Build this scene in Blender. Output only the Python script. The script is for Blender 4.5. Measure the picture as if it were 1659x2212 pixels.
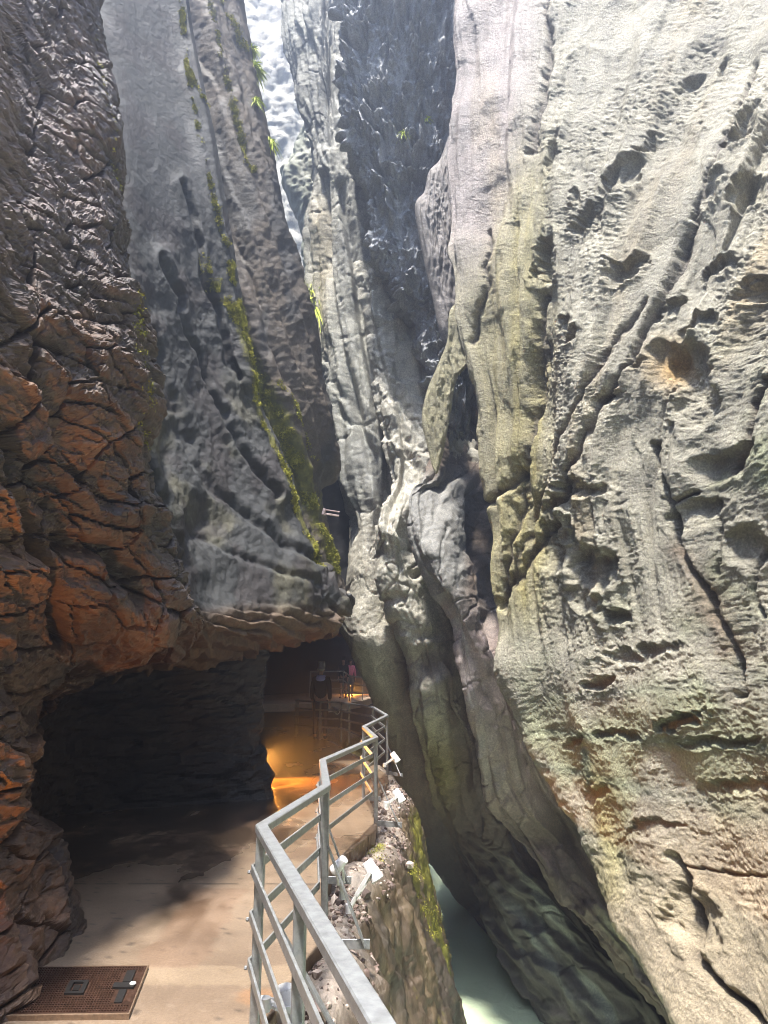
import bpy, math, random
import numpy as np
from mathutils import Vector, Matrix

for o in list(bpy.data.objects):
    bpy.data.objects.remove(o)
S = bpy.context.scene
COL = S.collection
R = math.radians

# ------------------------------------------------------------------ camera
F, CX, CY = 1533.0, 829.5, 1106.0          # focal length and centre, for a 1659 x 2212 picture
PITCH, CAMH = R(12.64), 1.70
cam = bpy.data.cameras.new('camera'); co = bpy.data.objects.new('camera', cam); COL.objects.link(co)
co.location = (0, 0, CAMH); co.rotation_euler = (R(90) + PITCH, 0, 0)
cam.sensor_fit = 'VERTICAL'; cam.sensor_height = 24.0; cam.lens = 24.0 * F / 2212.0
cam.clip_start = 0.05; cam.clip_end = 500
S.camera = co

# ------------------------------------------------------------------ light
SUN_EL, SUN_AZ = R(72), R(207)              # azimuth clockwise from +Y: from behind the camera, a little left
W = bpy.data.worlds.new('World'); S.world = W; W.use_nodes = True
wn = W.node_tree.nodes; wl = W.node_tree.links
sky = wn.new('ShaderNodeTexSky'); sky.sky_type = 'NISHITA'; sky.sun_disc = False
sky.sun_elevation = SUN_EL; sky.sun_rotation = SUN_AZ
wl.new(sky.outputs[0], wn['Background'].inputs[0]); wn['Background'].inputs[1].default_value = 0.05
sun = bpy.data.lights.new('sun', 'SUN'); so = bpy.data.objects.new('sun', sun); COL.objects.link(so)
sun.energy = 5.0; sun.angle = R(5); sun.color = (1.0, 0.95, 0.87)
d = Vector((math.sin(SUN_AZ) * math.cos(SUN_EL), math.cos(SUN_AZ) * math.cos(SUN_EL), math.sin(SUN_EL)))
so.rotation_euler = (-d).to_track_quat('-Z', 'Y').to_euler(); so.location = (0, 0, 40)
S.view_settings.view_transform = 'Standard'; S.view_settings.look = 'None'
S.view_settings.exposure = 2.3; S.view_settings.gamma = 1.0
S.cycles.use_denoising = True; S.cycles.denoising_prefilter = 'ACCURATE'; S.cycles.denoising_input_passes = 'RGB_ALBEDO_NORMAL'
S.cycles.max_bounces = 6; S.cycles.diffuse_bounces = 4; S.cycles.volume_bounces = 0
S.cycles.filter_width = 0.9
S.cycles.caustics_reflective = False; S.cycles.caustics_refractive = False
S.cycles.sample_clamp_indirect = 4.0

# ------------------------------------------------------------------ helpers
cp, sp = math.cos(PITCH), math.sin(PITCH)
def PY(u, v, Y):
    a = (u - CX) / F; b = (CY - v) / F
    y = cp - b * sp; z = sp + b * cp; k = Y / y
    return (a * k, Y, CAMH + z * k)
def PZ(u, v, z0=0.0):
    a = (u - CX) / F; b = (CY - v) / F
    y = cp - b * sp; z = sp + b * cp; k = (z0 - CAMH) / z
    return (a * k, y * k, z0)
def proj(p):
    x = p[..., 0]; y = p[..., 1]; z = p[..., 2] - CAMH
    dep = np.maximum(y * cp + z * sp, 0.05)
    return CX + F * x / dep, CY - F * (-y * sp + z * cp) / dep

def tag(o, label=None, cat=None, group=None, kind=None):
    if label: o['label'] = label
    if cat: o['category'] = cat
    if group: o['group'] = group
    if kind: o['kind'] = kind
    return o

# ---- 2-D noise on arrays
_ang = np.linspace(0, 2 * np.pi, 64, endpoint=False)
_gx = np.cos(_ang).astype(np.float32); _gy = np.sin(_ang).astype(np.float32)
def hsh(ix, iy, seed):
    h = (ix.astype(np.uint32) * np.uint32(374761393) + iy.astype(np.uint32) * np.uint32(668265263) + np.uint32((seed * 974711 + 12345) & 0xffffffff))
    h = (h ^ (h >> np.uint32(13))) * np.uint32(1274126177)
    h = (h ^ (h >> np.uint32(16))) * np.uint32(2246822519)
    return h ^ (h >> np.uint32(15))
def perlin(x, y, seed=0):
    x = x.astype(np.float32); y = y.astype(np.float32)
    fx = np.floor(x); fy = np.floor(y)
    ix = fx.astype(np.int64); iy = fy.astype(np.int64)
    dx = x - fx; dy = y - fy
    def g(ox, oy):
        k = hsh(ix + ox, iy + oy, seed) & np.uint32(63)
        return _gx[k] * (dx - ox) + _gy[k] * (dy - oy)
    a = dx * dx * dx * (dx * (dx * 6 - 15) + 10); b = dy * dy * dy * (dy * (dy * 6 - 15) + 10)
    n0 = g(0, 0); n1 = g(1, 0); n2 = g(0, 1); n3 = g(1, 1)
    m0 = n0 + a * (n1 - n0); m1 = n2 + a * (n3 - n2)
    return (m0 + b * (m1 - m0)) * 1.5
def fbm(x, y, octv=4, seed=0, gain=0.5):
    r = 0; a = 1.0; t = 0
    for i in range(octv):
        r = r + a * perlin(x * 2.03 ** i, y * 2.03 ** i, seed + i * 17); t += a; a *= gain
    return r / t
def ridged(x, y, octv=4, seed=0, gain=0.5):
    r = 0; a = 1.0; t = 0
    for i in range(octv):
        n = 1 - np.abs(perlin(x * 2.03 ** i, y * 2.03 ** i, seed + i * 17)) * 1.6
        r = r + a * n; t += a; a *= gain
    return r / t
def worley(x, y, seed=0):
    ix = np.floor(x).astype(np.int64); iy = np.floor(y).astype(np.int64)
    d1 = np.full(x.shape, 9.0, np.float32); d2 = d1.copy(); cx = d1 * 0; cy = d1 * 0; cid = np.zeros(x.shape, np.uint32)
    for ox in (-1, 0, 1):
        for oy in (-1, 0, 1):
            h = hsh(ix + ox, iy + oy, seed)
            px = ix + ox + (h & np.uint32(1023)) / 1023.0; py = iy + oy + ((h >> np.uint32(10)) & np.uint32(1023)) / 1023.0
            dd = np.sqrt((px - x) ** 2 + (py - y) ** 2).astype(np.float32)
            m = dd < d1
            d2 = np.where(m, d1, np.minimum(d2, dd)); cid = np.where(m, h, cid)
            cx = np.where(m, px, cx); cy = np.where(m, py, cy); d1 = np.where(m, dd, d1)
    return d1, d2, cx, cy, cid
def facets(x, y, seed=0, tilt=0.5):
    """broken rock: every cell is a tilted, offset plane"""
    d1, d2, cx, cy, cid = worley(x, y, seed)
    r1 = ((cid >> np.uint32(3)) & np.uint32(255)) / 255.0 - .5; r2 = ((cid >> np.uint32(11)) & np.uint32(255)) / 255.0 - .5
    r3 = ((cid >> np.uint32(19)) & np.uint32(255)) / 255.0 - .5
    return (r3 + tilt * 2 * (r1 * (x - cx) + r2 * (y - cy))) * np.minimum(1, .1 + (d2 - d1) / .26), d2 - d1
def saw(x):
    f = x - np.floor(x)
    return np.where(f < .82, f / .82, (1 - f) / .18)
def sst(a, b, x):
    t = np.clip((x - a) / (b - a), 0, 1); return t * t * (3 - 2 * t)
def polydist(u, v, pts):
    best = np.full(u.shape, 1e9, np.float32)
    for (x0, y0), (x1, y1) in zip(pts[:-1], pts[1:]):
        dx, dy = x1 - x0, y1 - y0
        t = np.clip(((u - x0) * dx + (v - y0) * dy) / (dx * dx + dy * dy + 1e-9), 0, 1)
        best = np.minimum(best, np.hypot(u - x0 - t * dx, v - y0 - t * dy))
    return best

def cr(P, ts):
    """Catmull-Rom along axis 0 at index parameters ts"""
    n = P.shape[0]
    i = np.clip(np.floor(ts).astype(int), 0, n - 2); f = (ts - i)
    def at(k):
        return np.where((k < 0)[:, None, None], 2 * P[0] - P[1], np.where((k > n - 1)[:, None, None], 2 * P[-1] - P[-2], P[np.clip(k, 0, n - 1)]))
    p0, p1, p2, p3 = at(i - 1), at(i), at(i + 1), at(i + 2)
    f = f[:, None, None]
    return 0.5 * ((2 * p1) + (-p0 + p2) * f + (2 * p0 - 5 * p1 + 4 * p2 - p3) * f ** 2 + (-p0 + 3 * p1 - 3 * p2 + p3) * f ** 3)
def lenparams(P, n):
    """sample parameters (denser where the wall is in view) and their true length along the wall"""
    seg = np.linalg.norm(np.diff(P, axis=0), axis=2).mean(axis=1)
    u, v = proj(P); vis = ((u > -150) & (u < 1810) & (v > -150) & (v < 2360) & (P[..., 1] > 1)).mean(axis=1) > .12
    wt = np.where(vis[1:] | vis[:-1], 1, .12)
    c = np.concatenate([[0], np.cumsum(seg)]); cw = np.concatenate([[0], np.cumsum(seg * wt)])
    k = np.interp(np.linspace(0, cw[-1], n), cw, np.arange(len(cw)))
    return k, np.interp(k, np.arange(len(c)), c)

def new_mesh(name, verts, faces, mat, parent=None, smooth=True, tint=None, moss=None):
    verts = np.asarray(verts, np.float32).reshape(-1, 3); faces = np.asarray(faces, np.int32)
    me = bpy.data.meshes.new(name)
    k = faces.shape[1]
    me.vertices.add(len(verts)); me.vertices.foreach_set('co', verts.ravel())
    me.loops.add(faces.size); me.loops.foreach_set('vertex_index', faces.ravel())
    me.polygons.add(len(faces)); me.polygons.foreach_set('loop_start', np.arange(0, faces.size, k, dtype=np.int32))
    me.polygons.foreach_set('use_smooth', np.full(len(faces), smooth))
    me.update(calc_edges=True)
    if tint is not None:
        a = me.color_attributes.new('tint', 'FLOAT_COLOR', 'POINT')
        c = np.ones((len(verts), 4), np.float32); c[:, :3] = tint.reshape(-1, 3)
        a.data.foreach_set('color', c.ravel())
    if moss is not None:
        a = me.attributes.new('moss', 'FLOAT', 'POINT'); a.data.foreach_set('value', moss.astype(np.float32).ravel())
    me.validate(verbose=False)
    if mat: me.materials.append(mat)
    o = bpy.data.objects.new(name, me); COL.objects.link(o)
    if parent: o.parent = parent
    return o

REG = {}
def sheet(key, name, cols, ns, nt, fn, mat, flip=True):
    """a rock face: control columns (each a list of 3-D points, top to bottom) -> dense spline surface, then displaced by fn"""
    C = np.array(cols, np.float64).transpose(1, 0, 2)            # rows, cols, 3
    tt, tl = lenparams(C, nt); A = cr(C, tt)
    B = A.transpose(1, 0, 2); ss, sl = lenparams(B, ns); B = cr(B, ss)
    G = B.transpose(1, 0, 2).astype(np.float32)                  # nt, ns, 3
    du = np.gradient(G, axis=1); dv = np.gradient(G, axis=0)
    N = np.cross(du, dv); N /= (np.linalg.norm(N, axis=2, keepdims=True) + 1e-9)
    if flip: N = -N
    s = np.broadcast_to(sl.astype(np.float32)[None], (nt, ns)); t = np.broadcast_to(tl.astype(np.float32)[:, None], (nt, ns))
    u, v = proj(G)
    disp, tint, moss = fn(s, t, u, v, G)
    Vv = G + N * np.asarray(disp, np.float32)[..., None]
    idx = np.arange(nt * ns).reshape(nt, ns)
    f = np.stack([idx[:-1, :-1], idx[:-1, 1:], idx[1:, 1:], idx[1:, :-1]], -1).reshape(-1, 4)
    if flip: f = f[:, ::-1]
    o = new_mesh(name, Vv, f, mat, tint=tint, moss=moss, smooth=key not in ('L1', 'T'))
    REG[key] = (Vv, N, u, v, np.asarray(moss))
    return o

# ------------------------------------------------------------------ materials
def nodes(name):
    m = bpy.data.materials.new(name); m.use_nodes = True
    return m, m.node_tree.nodes, m.node_tree.links, m.node_tree.nodes['Principled BSDF']
def noise_node(n, l, scale, detail=6, rough=.6, vec=None, kind='FBM'):
    t = n.new('ShaderNodeTexNoise'); t.inputs['Scale'].default_value = scale; t.inputs['Detail'].default_value = detail
    t.inputs['Roughness'].default_value = rough; t.noise_type = kind
    if kind != 'FBM': t.normalize = True
    if vec: l.new(vec, t.inputs['Vector'])
    return t
def ramp(n, l, src, stops):
    r = n.new('ShaderNodeValToRGB'); e = r.color_ramp.elements
    while len(e) < len(stops): e.new(.5)
    for i, (p, c) in enumerate(stops):
        e[i].position = p; e[i].color = (*c, 1) if len(c) == 3 else c
    l.new(src, r.inputs[0]); return r
def mix(n, l, mode, fac, a, b):
    m = n.new('ShaderNodeMix'); m.data_type = 'RGBA'; m.blend_type = mode
    for k, x in ((0, fac), (6, a), (7, b)):
        if hasattr(x, 'links'): l.new(x, m.inputs[k])
        elif isinstance(x, (int, float)): m.inputs[k].default_value = x
        else: m.inputs[k].default_value = (*x, 1)
    return m.outputs[2]

def rock_mat(name, var=(0.62, 1.25), bump=0.5, rough=(.45, .85), fine=30, spec=.4, aniso=None, bdist=.03):
    m, n, l, b = nodes(name)
    tc = n.new('ShaderNodeTexCoord'); vec = tc.outputs['Object']
    mp = n.new('ShaderNodeMapping'); l.new(vec, mp.inputs[0])
    if aniso: mp.inputs['Scale'].default_value = aniso
    at = n.new('ShaderNodeAttribute'); at.attribute_name = 'tint'
    mo = n.new('ShaderNodeAttribute'); mo.attribute_name = 'moss'
    n1 = noise_node(n, l, 2.3, 8, .65, mp.outputs[0]); n2 = noise_node(n, l, fine, 8, .7, mp.outputs[0])
    r1 = ramp(n, l, n1.outputs[0], [(.3, (var[0],) * 3), (.7, (var[1],) * 3)])
    c = mix(n, l, 'MULTIPLY', 1.0, at.outputs['Color'], r1.outputs[0])
    r2 = ramp(n, l, n2.outputs[0], [(.30, (.48, .46, .44)), (.5, (.95, .94, .92)), (.70, (1.65, 1.64, 1.6))])
    c = mix(n, l, 'MULTIPLY', .8, c, r2.outputs[0])
    nm = noise_node(n, l, 9, 8, .75, vec)
    gm = ramp(n, l, nm.outputs[0], [(.3, (.05, .048, .012)), (.55, (.13, .122, .022)), (.75, (.28, .25, .05))])
    ad = n.new('ShaderNodeMath'); ad.operation = 'ADD'; l.new(mo.outputs['Fac'], ad.inputs[0]); l.new(nm.outputs[0], ad.inputs[1])
    th = ramp(n, l, ad.outputs[0], [(.78, (0, 0, 0)), (1.05, (1, 1, 1))])
    c = mix(n, l, 'MIX', th.outputs[0], c, gm.outputs[0])
    l.new(c, b.inputs['Base Color'])
    rr = n.new('ShaderNodeMapRange'); l.new(n1.outputs[0], rr.inputs[0]); rr.inputs[1].default_value = .3; rr.inputs[2].default_value = .7
    rr.inputs[3].default_value = rough[0]; rr.inputs[4].default_value = rough[1]; l.new(rr.outputs[0], b.inputs['Roughness'])
    b.inputs['Specular IOR Level'].default_value = spec
    bp = n.new('ShaderNodeBump'); bp.inputs['Strength'].default_value = bump; bp.inputs['Distance'].default_value = bdist
    n3 = noise_node(n, l, fine * .45, 10, .72, mp.outputs[0])
    l.new(n3.outputs[0], bp.inputs['Height']); l.new(bp.outputs[0], b.inputs['Normal'])
    return m

def plain_mat(name, col, rough=.5, metal=0.0, nscale=20, var=.25, bump=.1, spec=.5):
    m, n, l, b = nodes(name)
    tc = n.new('ShaderNodeTexCoord'); t = noise_node(n, l, nscale, 6, .6, tc.outputs['Object'])
    r = ramp(n, l, t.outputs[0], [(.3, tuple(x * (1 - var) for x in col)), (.7, tuple(min(1, x * (1 + var)) for x in col))])
    l.new(r.outputs[0], b.inputs['Base Color']); b.inputs['Roughness'].default_value = rough; b.inputs['Metallic'].default_value = metal
    b.inputs['Specular IOR Level'].default_value = spec
    if bump:
        bp = n.new('ShaderNodeBump'); bp.inputs['Strength'].default_value = bump; bp.inputs['Distance'].default_value = .01
        l.new(t.outputs[0], bp.inputs['Height']); l.new(bp.outputs[0], b.inputs['Normal'])
    return m

M_R1 = rock_mat('pale_wall_rock', bump=1.0, fine=34, rough=(.38, .7), bdist=.08)
M_R2 = rock_mat('grey_column_rock', bump=1.0, fine=26, rough=(.5, .85))
M_L = rock_mat('brown_broken_rock', bump=.7, fine=22, rough=(.3, .7), spec=.5, aniso=(1, .6, 1.8))
M_L2 = rock_mat('dark_smooth_rock', bump=.9, fine=30, rough=(.5, .9))
M_U = rock_mat('wet_cliff_rock', bump=.8, fine=18, rough=(.25, .6), spec=.55, aniso=(1.6, 1.6, .5))
M_DARK = rock_mat('shadow_rock', bump=.5, fine=14, rough=(.6, .9), spec=.2)

def mixc(a, b, m):
    return a + (b - a) * m[..., None]
def colr(c, like):
    return np.broadcast_to(np.array(c, np.float32), like.shape + (3,)).copy()

# ------------------------------------------------------------------ right-hand wall in front
def W3(*p): return tuple(p)
c1 = [(1000,-300,13),(990,0,12.9),(979,330,12.8),(984,500,12.7),(975,650,12.6),(1003,790,12.7),(1032,880,12.8),(1044,1010,12.9),(1062,1150,13),(1078,1340,13),(1100,1500,12.8),(1172,1700,12.1),(1290,1900,11),(1392,2080,9.8),(1520,2300,8.5)]
c2 = [(1110,-300,12.2),(1100,0,12.2),(1090,330,12),(1085,500,12),(1080,650,12),(1085,790,12.1),(1090,880,12.2),(1090,1010,12.3),(1095,1150,12.4),(1108,1340,12.5),(1145,1500,12.1),(1240,1690,11.3),(1370,1880,10.2),(1480,2060,9.1),(1620,2300,7.9)]
c3 = [(1240,-300,11.4),(1210,0,11.4),(1175,330,11.2),(1160,500,11.2),(1150,650,11.3),(1142,790,11.5),(1140,880,11.6),(1138,1010,11.7),(1142,1150,11.9),(1165,1340,11.9),(1215,1500,11.4),(1325,1680,10.5),(1460,1860,9.5),(1580,2040,8.5),(1720,2300,7.3)]
c4 = [(1480,-300,10.5),(1400,0,10.4),(1315,330,10.3),(1280,500,10.3),(1250,650,10.4),(1230,790,10.6),(1220,880,10.8),(1212,1010,10.9),(1220,1150,11),(1262,1340,10.9),(1330,1500,10.4),(1450,1670,9.6),(1570,1840,8.8),(1680,2010,7.9),(1820,2300,6.7)]
c5 = [(1800,-300,9.3),(1680,0,9.2),(1560,330,9.0),(1500,500,9.0),(1440,650,9.2),(1400,790,9.4),(1380,880,9.6),(1362,1010,9.8),(1370,1150,9.8),(1412,1340,9.7),(1480,1500,9.2),(1590,1660,8.6),(1700,1820,7.9),(1800,1990,7.2),(1930,2300,6)]
c6 = [(2200,-300,7.6),(2000,0,7.6),(1830,330,7.6),(1750,500,7.6),(1680,650,7.8),(1630,790,8),(1600,880,8.2),(1575,1010,8.3),(1580,1150,8.4),(1612,1340,8.3),(1680,1500,7.9),(1780,1660,7.3),(1890,1820,6.6),(1990,1990,5.9),(2130,2300,5)]
w1 = [PY(*p) for p in c1]
wrap2 = [(x + 3.2, y + 4.0, z) for x, y, z in w1]; wrap1 = [(x + .8, y + 1.1, z) for x, y, z in w1]
cols = [wrap2, wrap1, w1] + [[PY(*p) for p in c] for c in (c2, c3, c4, c5, c6)]
zs = [p[2] for p in cols[-1]]
for (x, y) in ((5.6, 3.2), (5.8, -2), (4.6, -7), (0, -9.5), (-5, -8)):  # last columns close the gorge unseen behind the camera, added to block sky light
    cols.append([(x - .12 * max(0, z - 3), y, z if z < 8 else 8 + (z - 8) * .6) for z in zs])

POCK = [  # u, v, half-length, half-width, angle (deg from +u, up positive), depth m
    (1345,380,75,26,40,.30),(1262,475,40,18,45,.25),(1235,432,26,14,60,.16),(1175,555,62,22,75,.35),(1240,720,30,16,40,.2),(1350,575,55,20,30,.22),
    (1215,690,24,12,35,.16),(1200,330,45,15,75,.18),(1395,300,36,14,40,.18),(1490,170,34,13,50,.16),(1550,140,30,12,60,.14),(1540,420,36,14,50,.2),(1600,300,60,24,55,.3),
    (1620,430,48,26,20,.24),(1640,640,60,26,15,.24),(1560,580,52,20,20,.2),(1510,700,55,18,20,.2),(1370,790,24,12,50,.14),(1430,660,40,16,45,.18),(1330,860,30,12,35,.14),
    (1255,1060,66,22,-8,.2),(1200,1090,42,22,20,.22),(1275,1225,58,60,-15,.34),(1215,1190,58,52,15,.26),(1195,1140,40,26,10,.22),(1335,1335,42,24,-5,.24),(1270,1300,50,25,-25,.2),
    (1500,830,60,100,10,.30),(1440,790,52,62,0,.2),(1560,1000,80,38,20,.16),(1500,1110,72,36,15,.14),(1620,1180,52,48,0,.18),(1400,1410,90,18,5,.12),
    (1560,1600,90,15,4,.1),(1350,1590,58,15,10,.12),(1300,1480,44,16,20,.14),(1240,1600,32,15,25,.14),(1480,1560,50,18,20,.2),(1590,1700,80,18,8,.1),(1280,1720,40,18,20,.1),(1420,1790,70,18,10,.1),(1500,1990,60,60,40,.22)]
CRACK = [([(1405,960),(1418,1020),(1440,1070),(1452,1130),(1480,1210),(1530,1290),(1560,1350)],7,.22),([(1650,820),(1625,920),(1600,985),(1580,1010)],9,.2),([(1455,1085),(1500,1062)],5,.12),
         ([(1480,1870),(1560,1885),(1659,1890)],3,.06),([(1470,1850),(1490,1960),(1500,2060),(1560,2140),(1640,2212)],10,.22),([(1560,1350),(1590,1420),(1600,1500)],6,.16),
         ([(1540,1080),(1555,1160),(1545,1240)],5,.12),([(1640,1180),(1625,1260),(1640,1330)],5,.12),
         ([(1085,1300),(1120,1000),(1140,850),(1160,640)],9,.16),([(1080,1310),(1200,1090),(1330,830),(1450,560),(1560,330),(1640,140)],8,.14),([(1085,1320),(1150,1080),(1290,800),(1380,640)],6,.1),
         ([(1150,330),(1185,120),(1190,-40)],8,.14),([(1060,500),(1050,620),(1010,740)],7,.12),([(1130,1000),(1060,1090)],9,.18)]
def f_R1(s, t, u, v, G):
    q = (G[..., 1] - .6 * G[..., 0]); z = G[..., 2]
    wob = fbm(q * 1.3, z * 1.3, 4, 5)
    low = sst(1180, 1480, v + (u - 1300) * .35)            # polished lower part
    right = sst(1350, 1560, u) * sst(650, 900, v)
    smooth = np.clip(np.maximum(low, right), 0, 1)
    up = 1 - smooth
    d = .30 * fbm(q * .45, z * .35, 3, 1)
    fp, fpe = facets(s * .95 + fbm(s * .8, t * .25, 3, 36) * .35, t * .13 + s * .1, 12, .9); d += up * .20 * fp
    fp2, _ = facets(s * 2.4 + fbm(s, t * .3, 3, 38) * .35, t * .30 + s * .2, 13, .9); d += (.12 + .88 * up) * .085 * fp2
    d += (up * .9 + .06) * (.04 * (saw(s * 2.6 + fbm(s * .7, t * .15, 3, 37) * 1.3) - .5))
    d += up * .03 * (ridged(s * 3.2 + wob * .4, t * .42, 4, 3, .55) - .6)
    d += (.25 + .75 * up) * .016 * (ridged(s * 8 + t * 1.2 + wob * .5, t * 2.2, 4, 4, .6) - .6)
    lf = sst(1215, 1140, u) * sst(1400, 1200, v); var_ = .25 + 1.05 * sst(-.22, .28, fbm(s * .55 + 4, t * .3, 4, 47))
    d += lf * .05 * (ridged(s * 8 + wob * .2, t * .35, 4, 48, .55) - .6)
    d += (1 - .75 * lf) * var_ * (.35 + .65 * up) * (.040 * fbm(s * 17, t * 15 + s * 5, 4, 6, .65) + .026 * fbm(s * 4.5 + t * 1.5, t * 11 + wob, 3, 46, .6))
    d += smooth * (.4 + .6 * var_) * .032 * fbm(q * 1.2, z * 7 + q * 1.6 + wob * 1.3, 5, 8, .58)
    d += smooth * .018 * (ridged(q * 6, z * 12, 3, 9) - .6)
    fc, fe = facets(q * 1.6 + wob * .3, z * 1.1, 11, .5); d += .05 * fc * (up * .9 + .2)
    uw = u + fbm(s * 1.8, t * 1.8, 5, 21, .6) * 38; vw = v + fbm(s * 1.8 + 9, t * 1.8, 5, 22, .6) * 38
    for (pu, pv, a, b, ang, dep) in POCK:
        ca, sa = math.cos(R(ang)), math.sin(R(ang))
        du = uw - pu; dv = -(vw - pv)
        x = (du * ca + dv * sa) / a; y = (-du * sa + dv * ca) / b
        qq = x * x + y * y
        d -= 1.0 * dep * np.clip(1 - qq, 0, 1) ** .8 * (0.75 + .25 * np.clip(y, -1, 1))
        d += dep * .12 * np.exp(-((np.sqrt(qq) - 1.15) / .18) ** 2)
    for pts, w, dep in CRACK:
        d -= dep * np.exp(-(polydist(uw * .5 + u * .5, vw * .5 + v * .5, pts) / w) ** 2)
    e = np.abs(fbm(s * 1.3, t * .1, 4, 31))
    base = colr((.285, .272, .228), u)
    base = mixc(base, np.array((.31, .275, .275)), sst(1190, 1080, u + (v - 300) * .12) * sst(700, 450, v))
    ye = np.exp(-((u - (1120 + 60 * sst(600, 0, v))) / 55) ** 2) * sst(200, 500, v) * sst(1420, 1250, v) * 1.05 + sst(450, 700, v) * sst(1130, 1030, u) * sst(1450, 1300, v) * .5
    base = mixc(base, np.array((.285, .255, .125)), np.clip(ye * (.6 + 1.4 * e), 0, 1))
    base = mixc(base, np.array((.29, .24, .16)), sst(.15, .5, fbm(s * .9 + 3, t * .12, 4, 41)) * up * .7)
    base = mixc(base, np.array((.22, .235, .155)), smooth * sst(-.15, .3, fbm(q * .5, z * .7, 4, 44)) * .85)
    base = mixc(base, np.array((.37, .31, .23)), sst(1650, 1950, v + (u - 1500) * .5) * .9)
    base = mixc(base, np.array((.40, .25, .09)), np.exp(-(((u - 1440) / 45) ** 2 + ((v - 785) / 50) ** 2)) * .9)
    for pts, w_, dep in CRACK: base = mixc(base, np.array((.07, .055, .045)), np.exp(-(polydist(uw * .5 + u * .5, vw * .5 + v * .5, pts) / (w_ * .6)) ** 2) * .85)
    base *= (1 + .16 * fp + .14 * fp2)[..., None]
    base = mixc(base, np.array((.09, .06, .05)), np.exp(-(polydist(uw, vw, CRACK[1][0]) / 11) ** 2))
    base = mixc(base, np.array((.16, .12, .09)), np.exp(-(polydist(uw, vw, [(1470, 1190), (1530, 1300), (1580, 1400)]) / 26) ** 2) * .8)
    base = mixc(base, np.array((.30, .26, .10)), np.exp(-(polydist(uw, vw, [(1290, 1690), (1300, 1800), (1330, 1920)]) / 38) ** 2) * .55)
    moss = np.clip(ye, 0, 1) * .22
    return d, base * np.array((1.34, 1.31, 1.24), np.float32), moss
wall_right = sheet('R1', 'cliff', cols, 640, 1300, f_R1, M_R1)
tag(wall_right, 'tall pale pitted rock wall filling the right side of the gorge', 'cliff', kind='structure')

def lens(key, outline, Y, thick, tint, mat, parent=None, dz=0.0, seed=3, name='rock_flake', n=70):
    """a flake of rock with an outline, a bulging front and a back of its own"""
    P = np.array([PY(u, v, Y + dz * (v - outline[0][1])) for u, v in outline]); c = P.mean(0)
    k = len(P); Q = cr(np.concatenate([P, P[:1]])[:, None, :], np.linspace(0, k, 160, endpoint=False))[:, 0]
    vs = []; rings = np.linspace(1, 0.02, n)
    for side in (-1, 1):
        for r in rings:
            p = c + (Q - c) * r; bul = thick * math.sqrt(max(0, 1 - r * r))
            nn = fbm(p[:, 0] * 5, p[:, 2] * 1.2, 4, seed) * .10 + (saw(p[:, 0] * 7 + fbm(p[:, 0] * 2, p[:, 2], 3, seed + 1)) - .5) * .05 + fbm(p[:, 0] * 12, p[:, 2] * 8, 3, seed + 5) * .035
            p = p + np.stack([side * 0 - .3 * bul * side * 0 + np.zeros(160), side * bul + nn * (1 if side < 0 else .2) * (1 - r ** 8), np.zeros(160)], 1); vs.append(p)
    vs = np.array(vs).reshape(-1, 3); fs = []
    for h in range(2):
        for i in range(n - 1):
            for j in range(160):
                a = (h * n + i) * 160 + j; b = (h * n + i) * 160 + (j + 1) % 160
                fs.append((a, b, b + 160, a + 160) if h else (b, a, a + 160, b + 160))
    T = np.broadcast_to(np.array(tint, np.float32), (len(vs), 3))
    return new_mesh(name, vs, fs, mat, parent, tint=T, moss=np.full(len(vs), .1))
lens('F1', [(1030,640),(975,665),(966,735),(945,790),(922,845),(911,905),(922,960),(941,1024),(957,980),(972,900),(984,830),(1002,790),(1030,760)], 12.75, .13, (.30, .275, .17), M_R1, wall_right)
lens('F2', [(1010,270),(975,285),(950,345),(926,372),(916,415),(896,450),(915,560),(935,650),(958,740),(1000,760),(1030,600)], 13.9, .3, (.22, .20, .19), M_R2, wall_right, seed=9)

# ------------------------------------------------------------------ columns behind
def wrapcol(col, dx, dy): return [(x + dx, y + dy, z) for x, y, z in col]
def strip(rows, Yl, Ym, Yr):
    """rows: (v, uL, uM, uR); Y* callables or numbers"""
    def yy(f, v): return f(v) if callable(f) else f
    L = [PY(r[1], r[0], yy(Yl, r[0])) for r in rows]; Mm = [PY(r[2], r[0], yy(Ym, r[0])) for r in rows]; Rr = [PY(r[3], r[0], yy(Yr, r[0])) for r in rows]
    for c in (L, Mm, Rr):                                        # the foot runs on down under the water
        x, y, z = c[-1]
        if z > 2: continue
        c.append((x + .25, y - .2, min(z - .5, -6.2))); c.append((x + .5, y - .2, min(z - 1, -8)))
    return L, Mm, Rr
# the big central slab and the smooth grey wall that runs down to the water
rows = [(-300,598,690,780),(0,617,690,790),(190,640,700,800),(290,665,710,830),(400,672,725,860),(450,664,730,880),(530,658,740,890),(620,660,750,910),(740,672,765,930),(870,700,780,940),(990,722,795,930),(1090,748,805,920),(1130,757,800,900),
        (1200,748,790,880),(1290,738,785,880),(1340,725,780,890),(1400,753,800,910),(1492,799,840,940),(1600,835,870,960),(1700,852,895,1000),(1810,898,950,1080),(1900,950,1005,1150),(1965,1003,1060,1220),(2060,1075,1130,1290),(2230,1195,1250,1420)]
def yR2c(o):
    return lambda v: float(np.interp(v, [-300, 600, 1090, 1200, 1400, 1700, 1900, 1965, 2060, 2230], [17.2, 17.6, 17.5, 17.2, 17.2, 20.5, 22.5, 23, 20.5, 17])) + o
L, Mm, Rr = strip(rows, yR2c(0.5), yR2c(-.5), yR2c(0.2))
colsR2c = [wrapcol(L, 1.5, 6), wrapcol(L, .25, 1.2), L, Mm, Rr, wrapcol(Rr, 2.0, 3)]
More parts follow.
